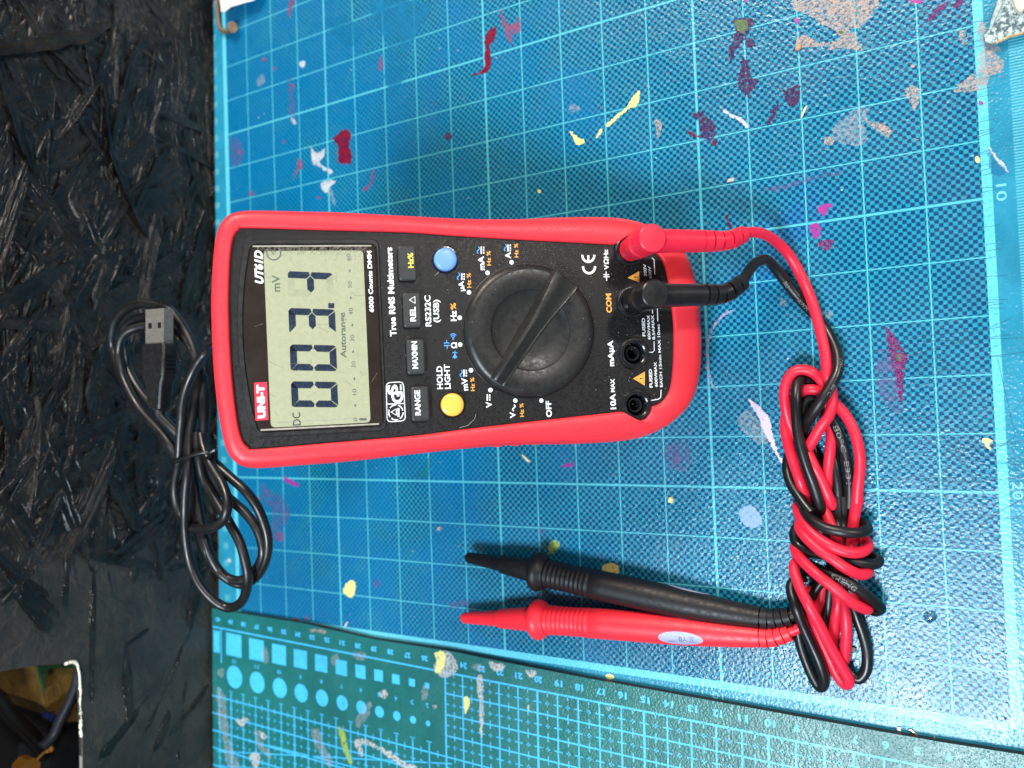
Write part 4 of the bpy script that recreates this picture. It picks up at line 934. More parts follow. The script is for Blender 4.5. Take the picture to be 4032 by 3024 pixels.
for Z, u, v, mt, lab in ((zC, 762, 442, blue_btn, 'round blue button'), (zD, 838, 812, yel_btn, 'round orange yellow hold button')):
    c = mp(Z(u, v), 2.0)
    b = MB(); b.add(*lathe([(4.75, 0.02), (4.75, 0.18), (4.35, 0.22), (4.2, 0.05), (0.1, 0.04)], *c)); mpart(b, 'button_recess', abs_gloss, smooth=True)
    b = MB(); b.add(*lathe([(4.0, 0), (4.0, 1.5), (3.85, 1.9), (3.5, 2.15), (2.5, 2.25), (1.2, 2.3), (0.01, 2.3)], *c)); o = mpart(b, 'button', mt, smooth=True); o['label'] = lab

# scuffs and painted upper-edge glare on the window, dust and hair scratches on the face
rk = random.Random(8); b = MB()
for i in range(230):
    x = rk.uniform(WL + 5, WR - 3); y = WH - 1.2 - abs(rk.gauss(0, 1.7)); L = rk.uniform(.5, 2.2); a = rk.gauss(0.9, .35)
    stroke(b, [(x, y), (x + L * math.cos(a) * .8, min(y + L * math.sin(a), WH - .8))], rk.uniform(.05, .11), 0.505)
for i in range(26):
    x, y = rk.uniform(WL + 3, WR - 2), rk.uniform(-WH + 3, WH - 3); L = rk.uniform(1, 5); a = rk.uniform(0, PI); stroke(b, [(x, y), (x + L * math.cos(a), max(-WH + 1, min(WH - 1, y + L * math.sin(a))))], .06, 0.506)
tag(spart(b, 'scratch_and_glare', pbr('scuff_and_glare_tone', (0.20, 0.18, 0.145), 0.5, bdist=0)), kind='stuff')
b = MB()
for i in range(260):
    x, y = rk.uniform(-92, 14), rk.uniform(-30, 30)
    if rk.random() < .5: x = rk.uniform(-10, 15)
    r_ = rk.choice((.05, .07, .10, .13)); flat(b, circ(x, y, r_, 6), 0.055 if (x + 38.9) ** 2 + y * y > 600 else 2.98 if (x + 38.9) ** 2 + y * y > 300 else 1.5)
for pts in (((-92, -33), (-84, -32), (-78, -29.5), (-76.5, -27.6)), ((-72, 20), (-70, 22), (-69, 25))): stroke(b, [mp(zD(905 + (p[0] + 92) * 12, 1065 - (p[1] + 33) * 28)) if pts[0][0] == -92 else p for p in pts], 0.12, 0.056)
tag(mpart(b, 'dust_specks', pbr('pale_dust', (0.30, 0.30, 0.28), 0.8, bdist=0)), kind='stuff')

# dial
dx_, dr = -38.9, 23.7
b = MB(); b.add(*lathe([(dr + 0.55, 0.02), (dr + 0.5, 0.05), (dr - 1, 0.06)], dx_, 0, 96, False)); mpart(b, 'dial_groove', dark_hole)
b = MB(); b.add(*lathe([(dr, 0.0), (dr, 1.0), (dr - .2, 1.5), (dr - 0.9, 2.3), (dr - 1.8, 2.75), (dr - 2.6, 2.95), (18, 2.7), (14.9, 2.5), (14.45, 2.35), (14.2, 1.9), (12.5, 1.35), (8, 0.95), (3, 0.8), (0.01, 0.8)], dx_, 0, 128))
dial = mpart(b, 'dial', dial_m, smooth=True, angle=30)
hb = 6.0
pa, pb = Vector(mp(zC(1322, 1784), hb)), Vector(mp(zC(2045, 686), hb)); cc = Vector((dx_, 0)); dd = (pb - pa).normalized(); nn = Vector((-dd.y, dd.x))
sec = [(-22.3, 2.2, 3.2), (-20, 2.35, 3.5), (-8, 2.5, 3.6), (0, 2.7, 3.9), (8, 3.3, 4.5), (16, 4.3, 5.5), (20, 4.9, 6.1), (22.0, 5.0, 6.2)]   # along, top half width, foot half width
V = []
for s_, wt, wf in sec:
    zt = hb - 1.2 if abs(s_) > 22.1 else hb - (0.8 if s_ > 18 else 0.3 if s_ < -19 else 0)
    c = cc + dd * s_
    for w, z in ((-wf, 1.0), (-wt - .25, zt - 1.0), (-wt + .35, zt - 1.1), (-wt * 0.30, zt - 0.55), (wt * .12, zt - 0.15), (wt * .42, zt + 0.15), (wt - .45, zt), (wt + .25, zt - 1.0), (wf, 1.0)):
        p = c + nn * w; V.append((p.x, p.y, z))
m_ = 9; Fs = [(i * m_ + k, i * m_ + k + 1, (i + 1) * m_ + k + 1, (i + 1) * m_ + k) for i in range(len(sec) - 1) for k in range(m_ - 1)]
Fs += [tuple(range(m_)), tuple(range(len(sec) * m_ - 1, (len(sec) - 1) * m_ - 1, -1))]
b = MB(); b.add(V, Fs); bar = b.build('grip_bar', dial_m, dial, smooth=True, off=BO, angle=25)
bmx = bmesh.new(); bmx.from_mesh(bar.data); bmesh.ops.recalc_face_normals(bmx, faces=bmx.faces); bmx.to_mesh(bar.data); bmx.free()
b = MB(); p0 = cc - dd * 22.2; pts = [p0 - nn * 0.75, p0 - nn * 0.75 + dd * 10.5, p0 + nn * 0.75 + dd * 10.5, p0 + nn * 0.75]
stroke(b, [tuple(p) for p in pts], 0.28, hb + 0.12); b.build('pointer_mark', abs_gloss, dial, off=BO)

# jacks
for y in JY:
    b = MB(); b.add(*lathe([(5.75, -2), (5.75, 0.9), (5.45, 1.3), (5.0, 1.35), (4.7, 1.0), (4.35, 1.15), (4.0, 0.9), (3.85, 0.2), (3.85, -10), (2.75, -10), (2.75, -1.2), (2.6, -0.8), (2.25, -0.8), (2.05, -1.2), (2.05, -14), (0.01, -14)], 0, y, 56))
    mpart(b, 'jack', abs_gloss, smooth=True, angle=30)
# tilt stand behind the meter
b = MB()
hgx, hgz = -96.0, -33.5
top_w = m2w(hgx, 0, hgz)
foot_w = Vector((top_w.x - 58, top_w.y, 0.3))
Rinv = RM.transposed()
ft = Rinv @ ((foot_w / 1000) - TM) * 1000
for sgn in (-1, 1):
    pth = [Vector((hgx, sgn * 24, hgz)), Vector((ft.x, sgn * 26, ft.z))]; d_ = (pth[1] - pth[0]).normalized(); nrm = Vector((-d_.z, 0, d_.x)) * 1.4
    V = []
    for p in pth:
        for w in (-3.5, 3.5): V += [p + nrm + Vector((0, w, 0)), p - nrm + Vector((0, w, 0))]
    b.add(V, [(0, 1, 3, 2), (4, 6, 7, 5), (0, 4, 5, 1), (2, 3, 7, 6), (0, 2, 6, 4), (1, 5, 7, 3)])
d_ = (Vector((ft.x, 0, ft.z)) - Vector((hgx, 0, hgz)))
for t0, t1 in ((0.0, 0.12), (0.80, 1.0)):
    nrm = Vector((-d_.z, 0, d_.x)).normalized() * 1.2; V = []
    for t in (t0, t1):
        p = Vector((hgx, 0, hgz)) + d_ * t
        for w in (-23, 23): V += [p + nrm + Vector((0, w, 0)), p - nrm + Vector((0, w, 0))]
    b.add(V, [(0, 1, 3, 2), (4, 6, 7, 5), (0, 4, 5, 1), (2, 3, 7, 6), (0, 2, 6, 4), (1, 5, 7, 3)])
mpart(b, 'tilt_stand', abs_blk)
b = MB(); b.add(*box(-134, -104, -16, 16, -38, -33)); mpart(b, 'data_port', abs_blk, bevel=1.0)

# ================================================================ TEST LEADS
def text_on(mb, txt, path, rad, s0, hgt, ang0, width=None, bold=0.0, eps=0.05, rev=False, upright=True):
    """wraps lettering on a tube: s along the path from s0 (mm), t round it"""
    v, f, w = glyphs(txt, bold); P = [Vector(p) for p in path]; fr = frames(P); d = [0]
    for i in range(1, len(P)): d.append(d[-1] + (P[i] - P[i - 1]).length)
    k = (width / w) if width else hgt; out = []
    for a, b_ in v:
        s = s0 + (-a if rev else a) * k; s = max(0, min(d[-1] - 1e-3, s)); i = max(0, min(len(P) - 2, next((j for j in range(1, len(d)) if d[j] > s), len(d) - 1) - 1))
        t = (s - d[i]) / (d[i + 1] - d[i]); c = P[i].lerp(P[i + 1], t); _, sd, up = fr[i]; sd2, up2 = fr[min(i + 1, len(P) - 1)][1:]
        sd = sd.lerp(sd2, t).normalized(); up = up.lerp(up2, t).normalized()
        r = (rad(s) if callable(rad) else rad) + eps; al = ang0 + (-(b_ - .5) if not rev else (b_ - .5)) * hgt / r
        out.append(c + sd * (r * math.sin(al)) + up * (r * math.cos(al)))
    mb.add(out, f)
def G3(Z, L): return [gp(Z(*p[:2]), p[2]) for p in L]
za, zb = zone(3000, 1400, .6305), zone(3050, 1950, .8403)

def plug(kind, y, mat, relief_px, cable_first):
    """shrouded right angle plug in the meter's frame -> world"""
    root_loc = m2w(0, y, 1.0)
    lead = empty(kind + '_test_lead', root_loc)
    H = 23.0
    def W3(v): return [m2w(*p) for p in v]
    pl = empty('plug', (0, 0, 0)); pl.parent = lead
    b = MB(); v, f = lathe([(3.7, -1), (3.75, 2.0), (4.3, 2.2), (4.35, 6.6), (4.75, 7.4), (4.8, 12.6), (4.62, 12.8), (4.62, 13.1), (4.85, 13.3), (4.62, 13.6), (4.62, 13.9), (4.9, 14.1), (4.7, 14.4), (4.7, 14.7), (4.95, 14.9), (5.0, H - 0.8), (4.85, H - 0.3), (4.5, H), (0.01, H + 0.12)], 0, y, 56)
    b.add(W3(v), f); b.build('shroud', mat, pl, smooth=True, off=root_loc, angle=28)
    hz = 14.8 if False else 17.6
    a0 = Vector(m2w(2.5, y, hz)); a1 = Vector(m2w(21.0, y, hz - 0.4))
    b = MB(); d = (a1 - a0)
    b.add(*tube([a0, a0 + d * .2, a0 + d * .55, a0 + d * .98, a1], [4.3, 4.15, 4.0, 3.95, 3.6], 32)); b.build('arm', mat, pl, smooth=True, off=root_loc, angle=40)
    # strain relief: rings on a thin neck
    b = MB(); P = catmull([a1 - d * .02] + [Vector(p) for p in relief_px], 10); n = len(P)
    b.add(*tube(P, 2.2, 20))
    seg = 5
    L = [0]
    for i in range(1, n): L.append(L[-1] + (P[i] - P[i - 1]).length)
    def at(s):
        s = max(0, min(L[-1] - 1e-4, s)); i = max(j for j in range(n) if L[j] <= s); i = min(i, n - 2); return P[i].lerp(P[i + 1], (s - L[i]) / max(1e-6, L[i + 1] - L[i]))
    tot = L[-1]; st = tot / seg
    for k in range(seg):
        s0 = st * k + 0.55; s1 = st * (k + 1) - 0.1; rr = 3.85 - 0.18 * k
        b.add(*tube([at(s0), at((s0 + s1) / 2), at(s1)], rr, 28))
        if k < seg - 1:   # bridges between neighbouring rings
            for sg_ in (-1, 1):
                c0, c1 = at(s1 - .2), at(s1 + 1.0); ax = (c1 - c0).normalized(); sd = ax.cross(Vector((0, 0, 1))).normalized(); up = sd.cross(ax)
                o_ = (sd if k % 2 == 0 else up) * sg_ * (rr - 1.1)
                b.add(*tube([c0 + o_, c1 + o_], 1.15, 10))
    b.build('strain_relief', mat, pl, smooth=True, off=root_loc, angle=35)
    return lead, root_loc, P[-1]
rel_r = [gp((2848, 949), 34), gp((2888, 940), 31), gp((2926, 923), 27)]
rel_b = [gp((2842, 1158), 34), gp((2884, 1141), 31), gp((2922, 1112), 27)]
leadR, oR, eR = plug('red', 28.5, red_pvc, rel_r, None)
leadK, oK, eK = plug('black', 9.5, blk_pvc, rel_b, None)
tag(leadR, 'red test lead in the upper jack, its red probe lying lowest on the mat', 'test lead')
tag(leadK, 'black test lead in the COM jack, its black probe above the red one', 'test lead')

CR = 1.95
red1 = [eR, gp((2961, 914), 24), gp((3010, 923), 18), gp((3060, 954), 11), gp((3112, 1012), 5.5), gp((3160, 1099), 3.5), gp((3198, 1190), 5.6), gp((3229, 1300), 6.5), gp((3250, 1397), 8)] + \
    G3(za, [(408, 130, 8.5), (432, 200, 7.2), (440, 270, 9), (420, 370, 10.5), (365, 450, 10.5), (300, 560, 8.5), (255, 640, 4.5), (225, 760, 2.2), (240, 900, 2), (270, 950, 2)])
red_loop = G3(za, [(445, 950, 5), (415, 880, 7), (372, 780, 8), (320, 680, 9), (275, 585, 6.5), (225, 520, 4.5), (178, 440, 7), (150, 340, 8.5), (140, 240, 9), (155, 160, 9), (195, 105, 8.5), (250, 88, 8), (315, 105, 7), (365, 150, 5), (405, 215, 4), (450, 290, 6), (520, 370, 7), (575, 470, 7.5), (607, 590, 7.5), (613, 700, 7), (600, 820, 6.5), (590, 950, 5)])
red_in = G3(za, [(290, 950, 2.5), (270, 870, 5), (240, 790, 7), (205, 690, 7), (165, 560, 6.5), (145, 450, 5.5), (155, 360, 3.5), (200, 270, 2.5), (255, 222, 5), (310, 212, 6), (365, 230, 5), (400, 290, 3), (420, 380, 4), (432, 470, 5), (428, 580, 5.5), (415, 700, 5), (405, 830, 5), (402, 950, 4)])
red_wraps = [
    G3(R9, [(740, -40, 2.5), (760, 30, 8), (810, 105, 12), (880, 170, 14), (980, 230, 15), (1080, 262, 14), (1160, 258, 11), (1200, 222, 7), (1180, 180, 4), (1120, 150, 2.2)]),
    G3(R9, [(800, 50, 3), (765, 60, 6), (760, 105, 10), (800, 165, 13), (880, 240, 15), (980, 310, 15.5), (1060, 365, 14.5), (1140, 402, 12), (1195, 395, 8.5), (1195, 360, 4.5), (1120, 320, 2.2)]),
    G3(R9, [(790, 190, 3), (738, 200, 5.5), (735, 260, 9), (790, 330, 12.5), (870, 405, 15), (960, 475, 15.5), (1040, 540, 14.5), (1120, 600, 12), (1195, 630, 8), (1190, 590, 4.5), (1120, 520, 2.5)]),
    G3(R9, [(800, 330, 3), (745, 320, 6), (722, 365, 9.5), (760, 490, 12.5), (820, 610, 14), (890, 740, 12), (960, 880, 9), (1030, 1000, 6.5), (1078, 1085, 4.5), (1058, 1118, 2.6), (1010, 1070, 2.1), (950, 950, 2.3), (895, 830, 3.5), (855, 720, 5), (820, 600, 5), (840, 480, 4)]),
    G3(R9, [(1010, 1020, 2.2), (1045, 960, 3.5), (1058, 850, 5.5), (1060, 720, 7), (1045, 600, 6.5), (1010, 500, 4), (960, 380, 4)]),
    G3(R9, [(975, 960, 2.1), (975, 850, 2.5), (985, 740, 4), (1000, 640, 6), (1005, 560, 6), (985, 460, 4.5)]),
    G3(R9, [(890, -100, 3.5), (930, 0, 5), (960, 80, 6.5), (1000, 180, 7), (1020, 300, 5.5), (1010, 430, 4)]),
    G3(R9, [(1140, -100, 5), (1118, 0, 6), (1105, 90, 7), (1100, 180, 6), (1080, 300, 4.5), (1050, 420, 4)]),
    G3(R9, [(705, 772, 4.5), (750, 752, 4.2), (800, 722, 4.0), (850, 670, 4.0), (885, 600, 4.0), (905, 500, 3.6), (915, 400, 3)]),
]
b = MB()
cat = catmull
for pth in [red1, red_loop, red_in] + red_wraps: b.add(*tube(cat(pth, 8), CR, 18))
b.build('cable', red_pvc, leadR, smooth=True, off=oR, angle=60)
blk1 = [eK, gp((2949, 1066), 23), gp((2980, 1032), 19), gp((3016, 1023), 14), gp((3053, 1057), 9), gp((3113, 1136), 4), gp((3168, 1200), 2.2), gp((3223, 1256), 2.0), gp((3265, 1318), 3.5), gp((3296, 1390), 7), gp((3298, 1458), 10), gp((3268, 1524), 12.2), gp((3225, 1591), 13.2), gp((3185, 1652), 10.5), gp((3162, 1700), 6), gp((3120, 1760), 2.5), gp((3100, 1830), 3), gp((3113, 1901), 5.5), gp((3158, 1974), 8), gp((3195, 2020), 10)]
blk_loop = G3(za, [(545, 950, 4), (548, 850, 4.5), (540, 720, 5), (515, 590, 5.5), (478, 480, 6), (430, 385, 5), (385, 300, 2.6), (345, 210, 2.2), (300, 165, 3), (255, 140, 5), (225, 170, 8), (214, 240, 10.5), (212, 330, 11.5), (220, 450, 11.5), (240, 560, 11.5), (275, 680, 11), (320, 800, 10), (352, 900, 8.5), (370, 970, 6)])
blk_in = G3(za, [(475, 950, 3.5), (475, 840, 4), (460, 720, 4), (440, 600, 3), (430, 480, 2.2), (400, 360, 2.1), (350, 280, 2.3), (300, 265, 3), (265, 300, 3.5), (258, 380, 3.5), (270, 480, 2.5), (330, 600, 2.1), (370, 740, 2.1), (380, 950, 2.1)])
blk_wraps = [
    G3(R9, [(785, -60, 5), (795, 0, 9), (845, 58, 12.5), (930, 105, 14.5), (1040, 130, 14.5), (1140, 135, 12), (1195, 112, 8), (1175, 75, 4), (1110, 60, 2.2)]),
    G3(R9, [(800, 85, 4), (745, 100, 6), (724, 150, 7), (750, 215, 8), (830, 255, 9.5), (940, 282, 10.5), (1040, 310, 11), (1150, 330, 9.5), (1240, 338, 6.5), (1268, 312, 4), (1210, 285, 2.2), (1120, 270, 2.1)]),
    G3(R9, [(810, 340, 6), (880, 372, 9), (960, 402, 11.5), (1060, 450, 12.5), (1150, 510, 11), (1230, 570, 8.5), (1282, 622, 5), (1240, 640, 3), (1170, 590, 2.1), (1080, 500, 2.1)]),
    G3(R9, [(800, 420, 3), (730, 440, 4.5), (702, 500, 7), (735, 620, 9.5), (785, 750, 8), (845, 880, 6.5), (895, 1000, 5.5), (918, 1100, 4), (890, 1135, 2.4), (845, 1070, 2.1), (790, 940, 2.1), (755, 820, 2.1), (745, 720, 2.1), (780, 600, 2.1), (850, 500, 3)]),
    G3(R9, [(1060, 560, 3.0), (1105, 620, 3.5), (1135, 700, 3.5), (1170, 800, 3), (1195, 910, 2.6), (1190, 1020, 2.2), (1145, 1080, 2.1), (1095, 1055, 2.0), (1060, 1000, 2.0)]),
    G3(R9, [(870, -80, 2.5), (915, 40, 3), (950, 150, 3), (970, 300, 3), (960, 450, 3.5), (945, 600, 3.5), (935, 720, 2.4), (960, 860, 2.1)]),
    G3(R9, [(1040, -100, 4), (1045, 0, 4.5), (1045, 100, 4.5), (1040, 220, 4), (1030, 340, 3.5)]),
    G3(R9, [(1000, -100, 4), (1005, 0, 5), (1010, 60, 5), (1020, 150, 4)]),
    G3(R9, [(698, 662, 5.5), (740, 655, 5), (790, 600, 5), (850, 520, 4.8), (900, 450, 4.5), (960, 380, 4)]),
    G3(R9, [(800, 640, 2.4), (850, 560, 2.8), (890, 480, 3), (900, 400, 3)]),
]
b = MB()
for pth in [blk1, blk_loop, blk_in] + blk_wraps: b.add(*tube(cat(pth, 8), CR, 18))
kcab = b.build('cable', blk_pvc, leadK, smooth=True, off=oK, angle=60)
b = MB()
pth = cat(blk1, 8)
text_on(b, 'RU', pth, CR, 30, 1.5, 0.1); text_on(b, 'AWM', pth, CR, 39, 1.5, 0.2, bold=0.0)
text_on(b, 'VW-1', pth, CR, 68, 1.4, -0.65); text_on(b, '80°C', pth, CR, 78, 1.4, -0.7)
pth = cat(blk_loop, 8); tl = 0
text_on(b, '1-  80°C  E331', pth, CR, 36, 1.6, 0.0, rev=True, width=27)
pth = cat(blk_in, 8); text_on(b, '180', pth, CR, 62, 1.3, 0.0, rev=False)
pth = cat(blk_wraps[2], 8); text_on(b, 'SHENG', pth, CR, 11.5, 1.9, 0.1, bold=0.02)
b.build('lettering', cable_print, kcab, off=oK)

def probe(lead, oo, pts, mat, name, lab_ang, halfs, ring_i):
    """pts: centre line px with heights and radii in mm; a tapered, ribbed probe"""
    pr = empty('probe', (0, 0, 0)); pr.parent = lead
    P = [Vector(gp(p[:2], p[2])) for p in pts]; R = [p[3] for p in pts]
    d = [0]
    for i in range(1, len(P)): d.append(d[-1] + (P[i] - P[i - 1]).length)
    def at(s):
        s = max(0, min(d[-1] - 1e-5, s)); i = max(j for j in range(len(P)) if d[j] <= s); i = min(i, len(P) - 2); t = (s - d[i]) / (d[i + 1] - d[i]); return P[i].lerp(P[i + 1], t), R[i] * (1 - t) + R[i + 1] * t
    return pr, P, R, d, at
def build_probe(lead, oo, X, mat, labcol, lab_ang, with_ce):
    pr = empty('probe', (0, 0, 0)); pr.parent = lead
    px = X['line']                               # list of (u, v, h)
    Pc = cat([gp(p[:2], p[2]) for p in px], 24); d = [0]
    for i in range(1, len(Pc)): d.append(d[-1] + (Pc[i] - Pc[i - 1]).length)
    def at(s):
        s = max(0, min(d[-1] - 1e-5, s)); i = max(j for j in range(len(Pc)) if d[j] <= s); i = min(i, len(Pc) - 2); return Pc[i].lerp(Pc[i + 1], (s - d[i]) / (d[i + 1] - d[i]))
    def sof_(u):                                # path length where the traced x is reached
        best = min(range(len(Pc)), key=lambda i: abs(proj_u(Pc[i]) - u)); return d[best]
    def proj_u(p):
        c = RC @ (p / 1000 - CAM); return CX + F * c.x / c.z
    ss = {k: sof_(u) for k, u in X['u'].items()}
    b = MB(); s0 = 0.0
    b.add(*tube([at(0), at(ss['cap'] + 1)], [0.35, 0.9], 12)); b.build('tip', brass, pr, smooth=True, off=oo)
    # cap
    b = MB(); a, c, e = ss['cap'], ss['step'], ss['guard']
    prof_ = [(a, 1.5), (a + 0.5, 2.15), (a + 2, 2.55), (c - .3, 3.55), (c, 3.75), (c + 1.2, 4.3), (e - 1, 5.3), (e, 5.4)]
    b.add(*tube([at(s) for s, r in prof_], [r for s, r in prof_], 32)); b.build('tip_cap', mat, pr, smooth=True, off=oo, angle=50)
    b = MB(); g0 = ss['guard']
    prof_ = [(g0 - 0.6, 5.3), (g0 - .5, 7.2), (g0, 8.0), (g0 + 1.2, 8.55), (g0 + 2.6, 8.5), (g0 + 3.8, 8.0), (g0 + 4.8, 7.0), (g0 + 6.0, 6.45)]
    b.add(*tube([at(s) for s, r in prof_], [r for s, r in prof_], 40)); b.build('finger_guard', mat, pr, smooth=True, off=oo, angle=60)
    b = MB(); g1, g2, en = g0 + 5.6, ss['grip'], ss['end']; prof_ = []
    nr = 10; st = (g2 - g1) / nr
    for k in range(nr):
        s = g1 + st * k; r0 = 6.25 - 0.25 * math.sin(PI * k / nr)
        prof_ += [(s, r0 - .35), (s + st * .2, r0 - .3), (s + st * .35, r0), (s + st * .75, r0), (s + st * .9, r0 - .3)]
    prof_ += [(g2 + .2, 5.75), (g2 + 0.8, 6.2)]
    for k in range(1, 13):
        t = k / 12; prof_.append((g2 + 0.8 + (en - g2 - 0.8) * t, 6.2 - 0.2 * t - (2.0 * max(0, (t - .45) / .55) ** 1.4)))
    rb = lambda s: next((prof_[i][1] for i in range(len(prof_) - 1) if prof_[i + 1][0] > s), prof_[-1][1])
    def rsm(s):
        for i in range(len(prof_) - 1):
            if prof_[i + 1][0] > s: t = (s - prof_[i][0]) / (prof_[i + 1][0] - prof_[i][0]); return prof_[i][1] * (1 - t) + prof_[i + 1][1] * t
        return prof_[-1][1]
    pb_ = [at(s) for s, r in prof_]
    b.add(*tube(pb_, [r for s, r in prof_], 40)); body = b.build('handle', mat, pr, smooth=True, off=oo, angle=45)
    # strain relief rings
    b = MB(); sr0, sr1 = en, ss['relief']; b.add(*tube([at(sr0 - 1), at((sr0 + sr1) / 2), at(sr1 + 2)], [2.4, 2.2, 2.0], 20))
    st = (sr1 - sr0) / 4
    for k in range(4):
        r = 4.0 - 0.22 * k; x0, x1 = sr0 + st * k + .5, sr0 + st * (k + 1)
        b.add(*tube([at(x0), at((x0 + x1) / 2), at(x1)], r, 28))
        for sgn in (-1, 1):
            c0, c1 = at(x0 - .8), at(x0 + .3); ax = (c1 - c0).normalized(); sd = ax.cross(Vector((0, 0, 1))).normalized(); up = sd.cross(ax); o_ = (sd if k % 2 else up) * sgn * (r - 1.1)
            b.add(*tube([c0 + o_, c1 + o_], 1.1, 8))
    b.build('strain_relief', mat, pr, smooth=True, off=oo, angle=35)
    # oval label wrapped on the handle
    fr_path = [at(s) for s in [i * d[-1] / 200 for i in range(201)]]; frr = frames(fr_path); stepl = d[-1] / 200
    def surf(s, al, e_=0.06):
        i = max(0, min(199, int(s / stepl))); c = fr_path[i].lerp(fr_path[i + 1], s / stepl - i); _, sd, up = frr[i]; r = rsm(s) + e_; return c + sd * (r * math.sin(al)) + up * (r * math.cos(al))
    def oval(cs, hl, hw, al0, e_):
        V = []; Fq = []; n = 40; m = 8
        for j in range(m + 1):
            for i in range(n):
                t = 2 * PI * i / n; rr = j / m; V.append(surf(cs + hl * rr * math.cos(t), al0 + hw * rr * math.sin(t), e_))
        for j in range(m):
            for i in range(n): k = (i + 1) % n; Fq.append((j * n + i, j * n + k, (j + 1) * n + k, (j + 1) * n + i))
        return V, Fq
    for al in lab_ang:
        b = MB(); cs = (ss['lab0'] + ss['lab1']) / 2; b.add(*oval(cs, (ss['lab1'] - ss['lab0']) / 2, 0.52, al, 0.06))
        lb = b.build('oval_label', labcol, pr, smooth=True, off=oo)
        L = MB()
        def tx(txt, s_, hh, w_, bold=0.0):
            v, f, w = glyphs(txt, bold); k = w_ / w; L.add([surf(s_ + a * k, al + (-(b_ - .5)) * hh / 6 * -1 * -1, 0.10) for a, b_ in v], f)
        tx('10A', cs - 1.7, 2.4, 4.5, 0.03)
        def ln(pts_, w_):
            for i in range(len(pts_)):
                p, q2 = Vector(pts_[i]), Vector(pts_[(i + 1) % len(pts_)]); dd_ = (q2 - p).normalized(); nn_ = Vector((-dd_.y, dd_.x)) * w_ / 2
                L.add([surf(cs + x.x, al + x.y / 6, 0.10) for x in (p + nn_, p - nn_, q2 - nn_, q2 + nn_)], [(0, 1, 2, 3)])
        ln([(-4.8, 1.3), (-2.3, 1.3), (-3.55, -1.3)], 0.4); ln([(3.2, -1.2), (5.6, -1.2), (5.6, 1.2), (3.2, 1.2)], 0.3); ln([(3.9, -.5), (4.9, -.5), (4.9, .5), (3.9, .5)], 0.25)
        L.build('lettering', pbr('embossed_grey', (0.12, 0.13, 0.22), 0.5, bdist=0), lb, off=oo)
    if with_ce:
        L = MB()
        def arcp(cs, al, e_=0.08):
            pts_ = [(1.15 * math.cos(a) * -1, 1.3 * math.sin(a)) for a in [PI / 2 + 0.25 - PI + i * (PI - .5) / 10 for i in range(11)]]
            for i in range(10):
                p, q2 = Vector(pts_[i]), Vector(pts_[i + 1]); dd_ = (q2 - p).normalized(); nn_ = Vector((-dd_.y, dd_.x)) * 0.18
                L.add([surf(cs + x.x, al + x.y / 5, e_) for x in (p + nn_, p - nn_, q2 - nn_, q2 + nn_)], [(0, 1, 2, 3)])
        cs = ss['lab1'] + 11.5; arcp(cs, lab_ang[0]); arcp(cs + 2.9, lab_ang[0])
        L.build('certification_mark', pbr('red_embossed', (0.66, 0.02, 0.04), 0.45, bdist=0), pr, off=oo)
    return pr
XR = dict(line=[(1808, 2432, 6.5), (1964, 2435, 7.2), (2130, 2440, 8.6), (2328, 2453, 7.9), (2560, 2470, 6.9), (2780, 2489, 5.9), (2986, 2506, 5.0), (3050, 2505, 4.8), (3113, 2486, 4.5), (3145, 2472, 4.3)],
          u=dict(cap=1822, step=1963, guard=2105, grip=2332, lab0=2604, lab1=2784, end=2992, relief=3108))
XK = dict(line=[(1826, 2192, 7.5), (1973, 2219, 8.0), (2128, 2252, 8.6), (2328, 2297, 7.9), (2560, 2348, 6.9), (2780, 2394, 6.0), (2986, 2431, 5.2), (3050, 2435, 5.0), (3113, 2425, 5.2), (3145, 2418, 5.2)],
          u=dict(cap=1838, step=1973, guard=2105, grip=2332, lab0=2615, lab1=2795, end=2990, relief=3112))
red_probe = pbr('red_probe_rubber', (0.85, 0.022, 0.04), 0.45, spec=0.4, var=0.05, vscale=0.1, bscale=1.6, bdist=0.01)
build_probe(leadR, oR, XR, red_probe, label_m, [0.35], True)
build_probe(leadK, oK, XK, blk_probe, label_m, [-1.88, 1.62], False)

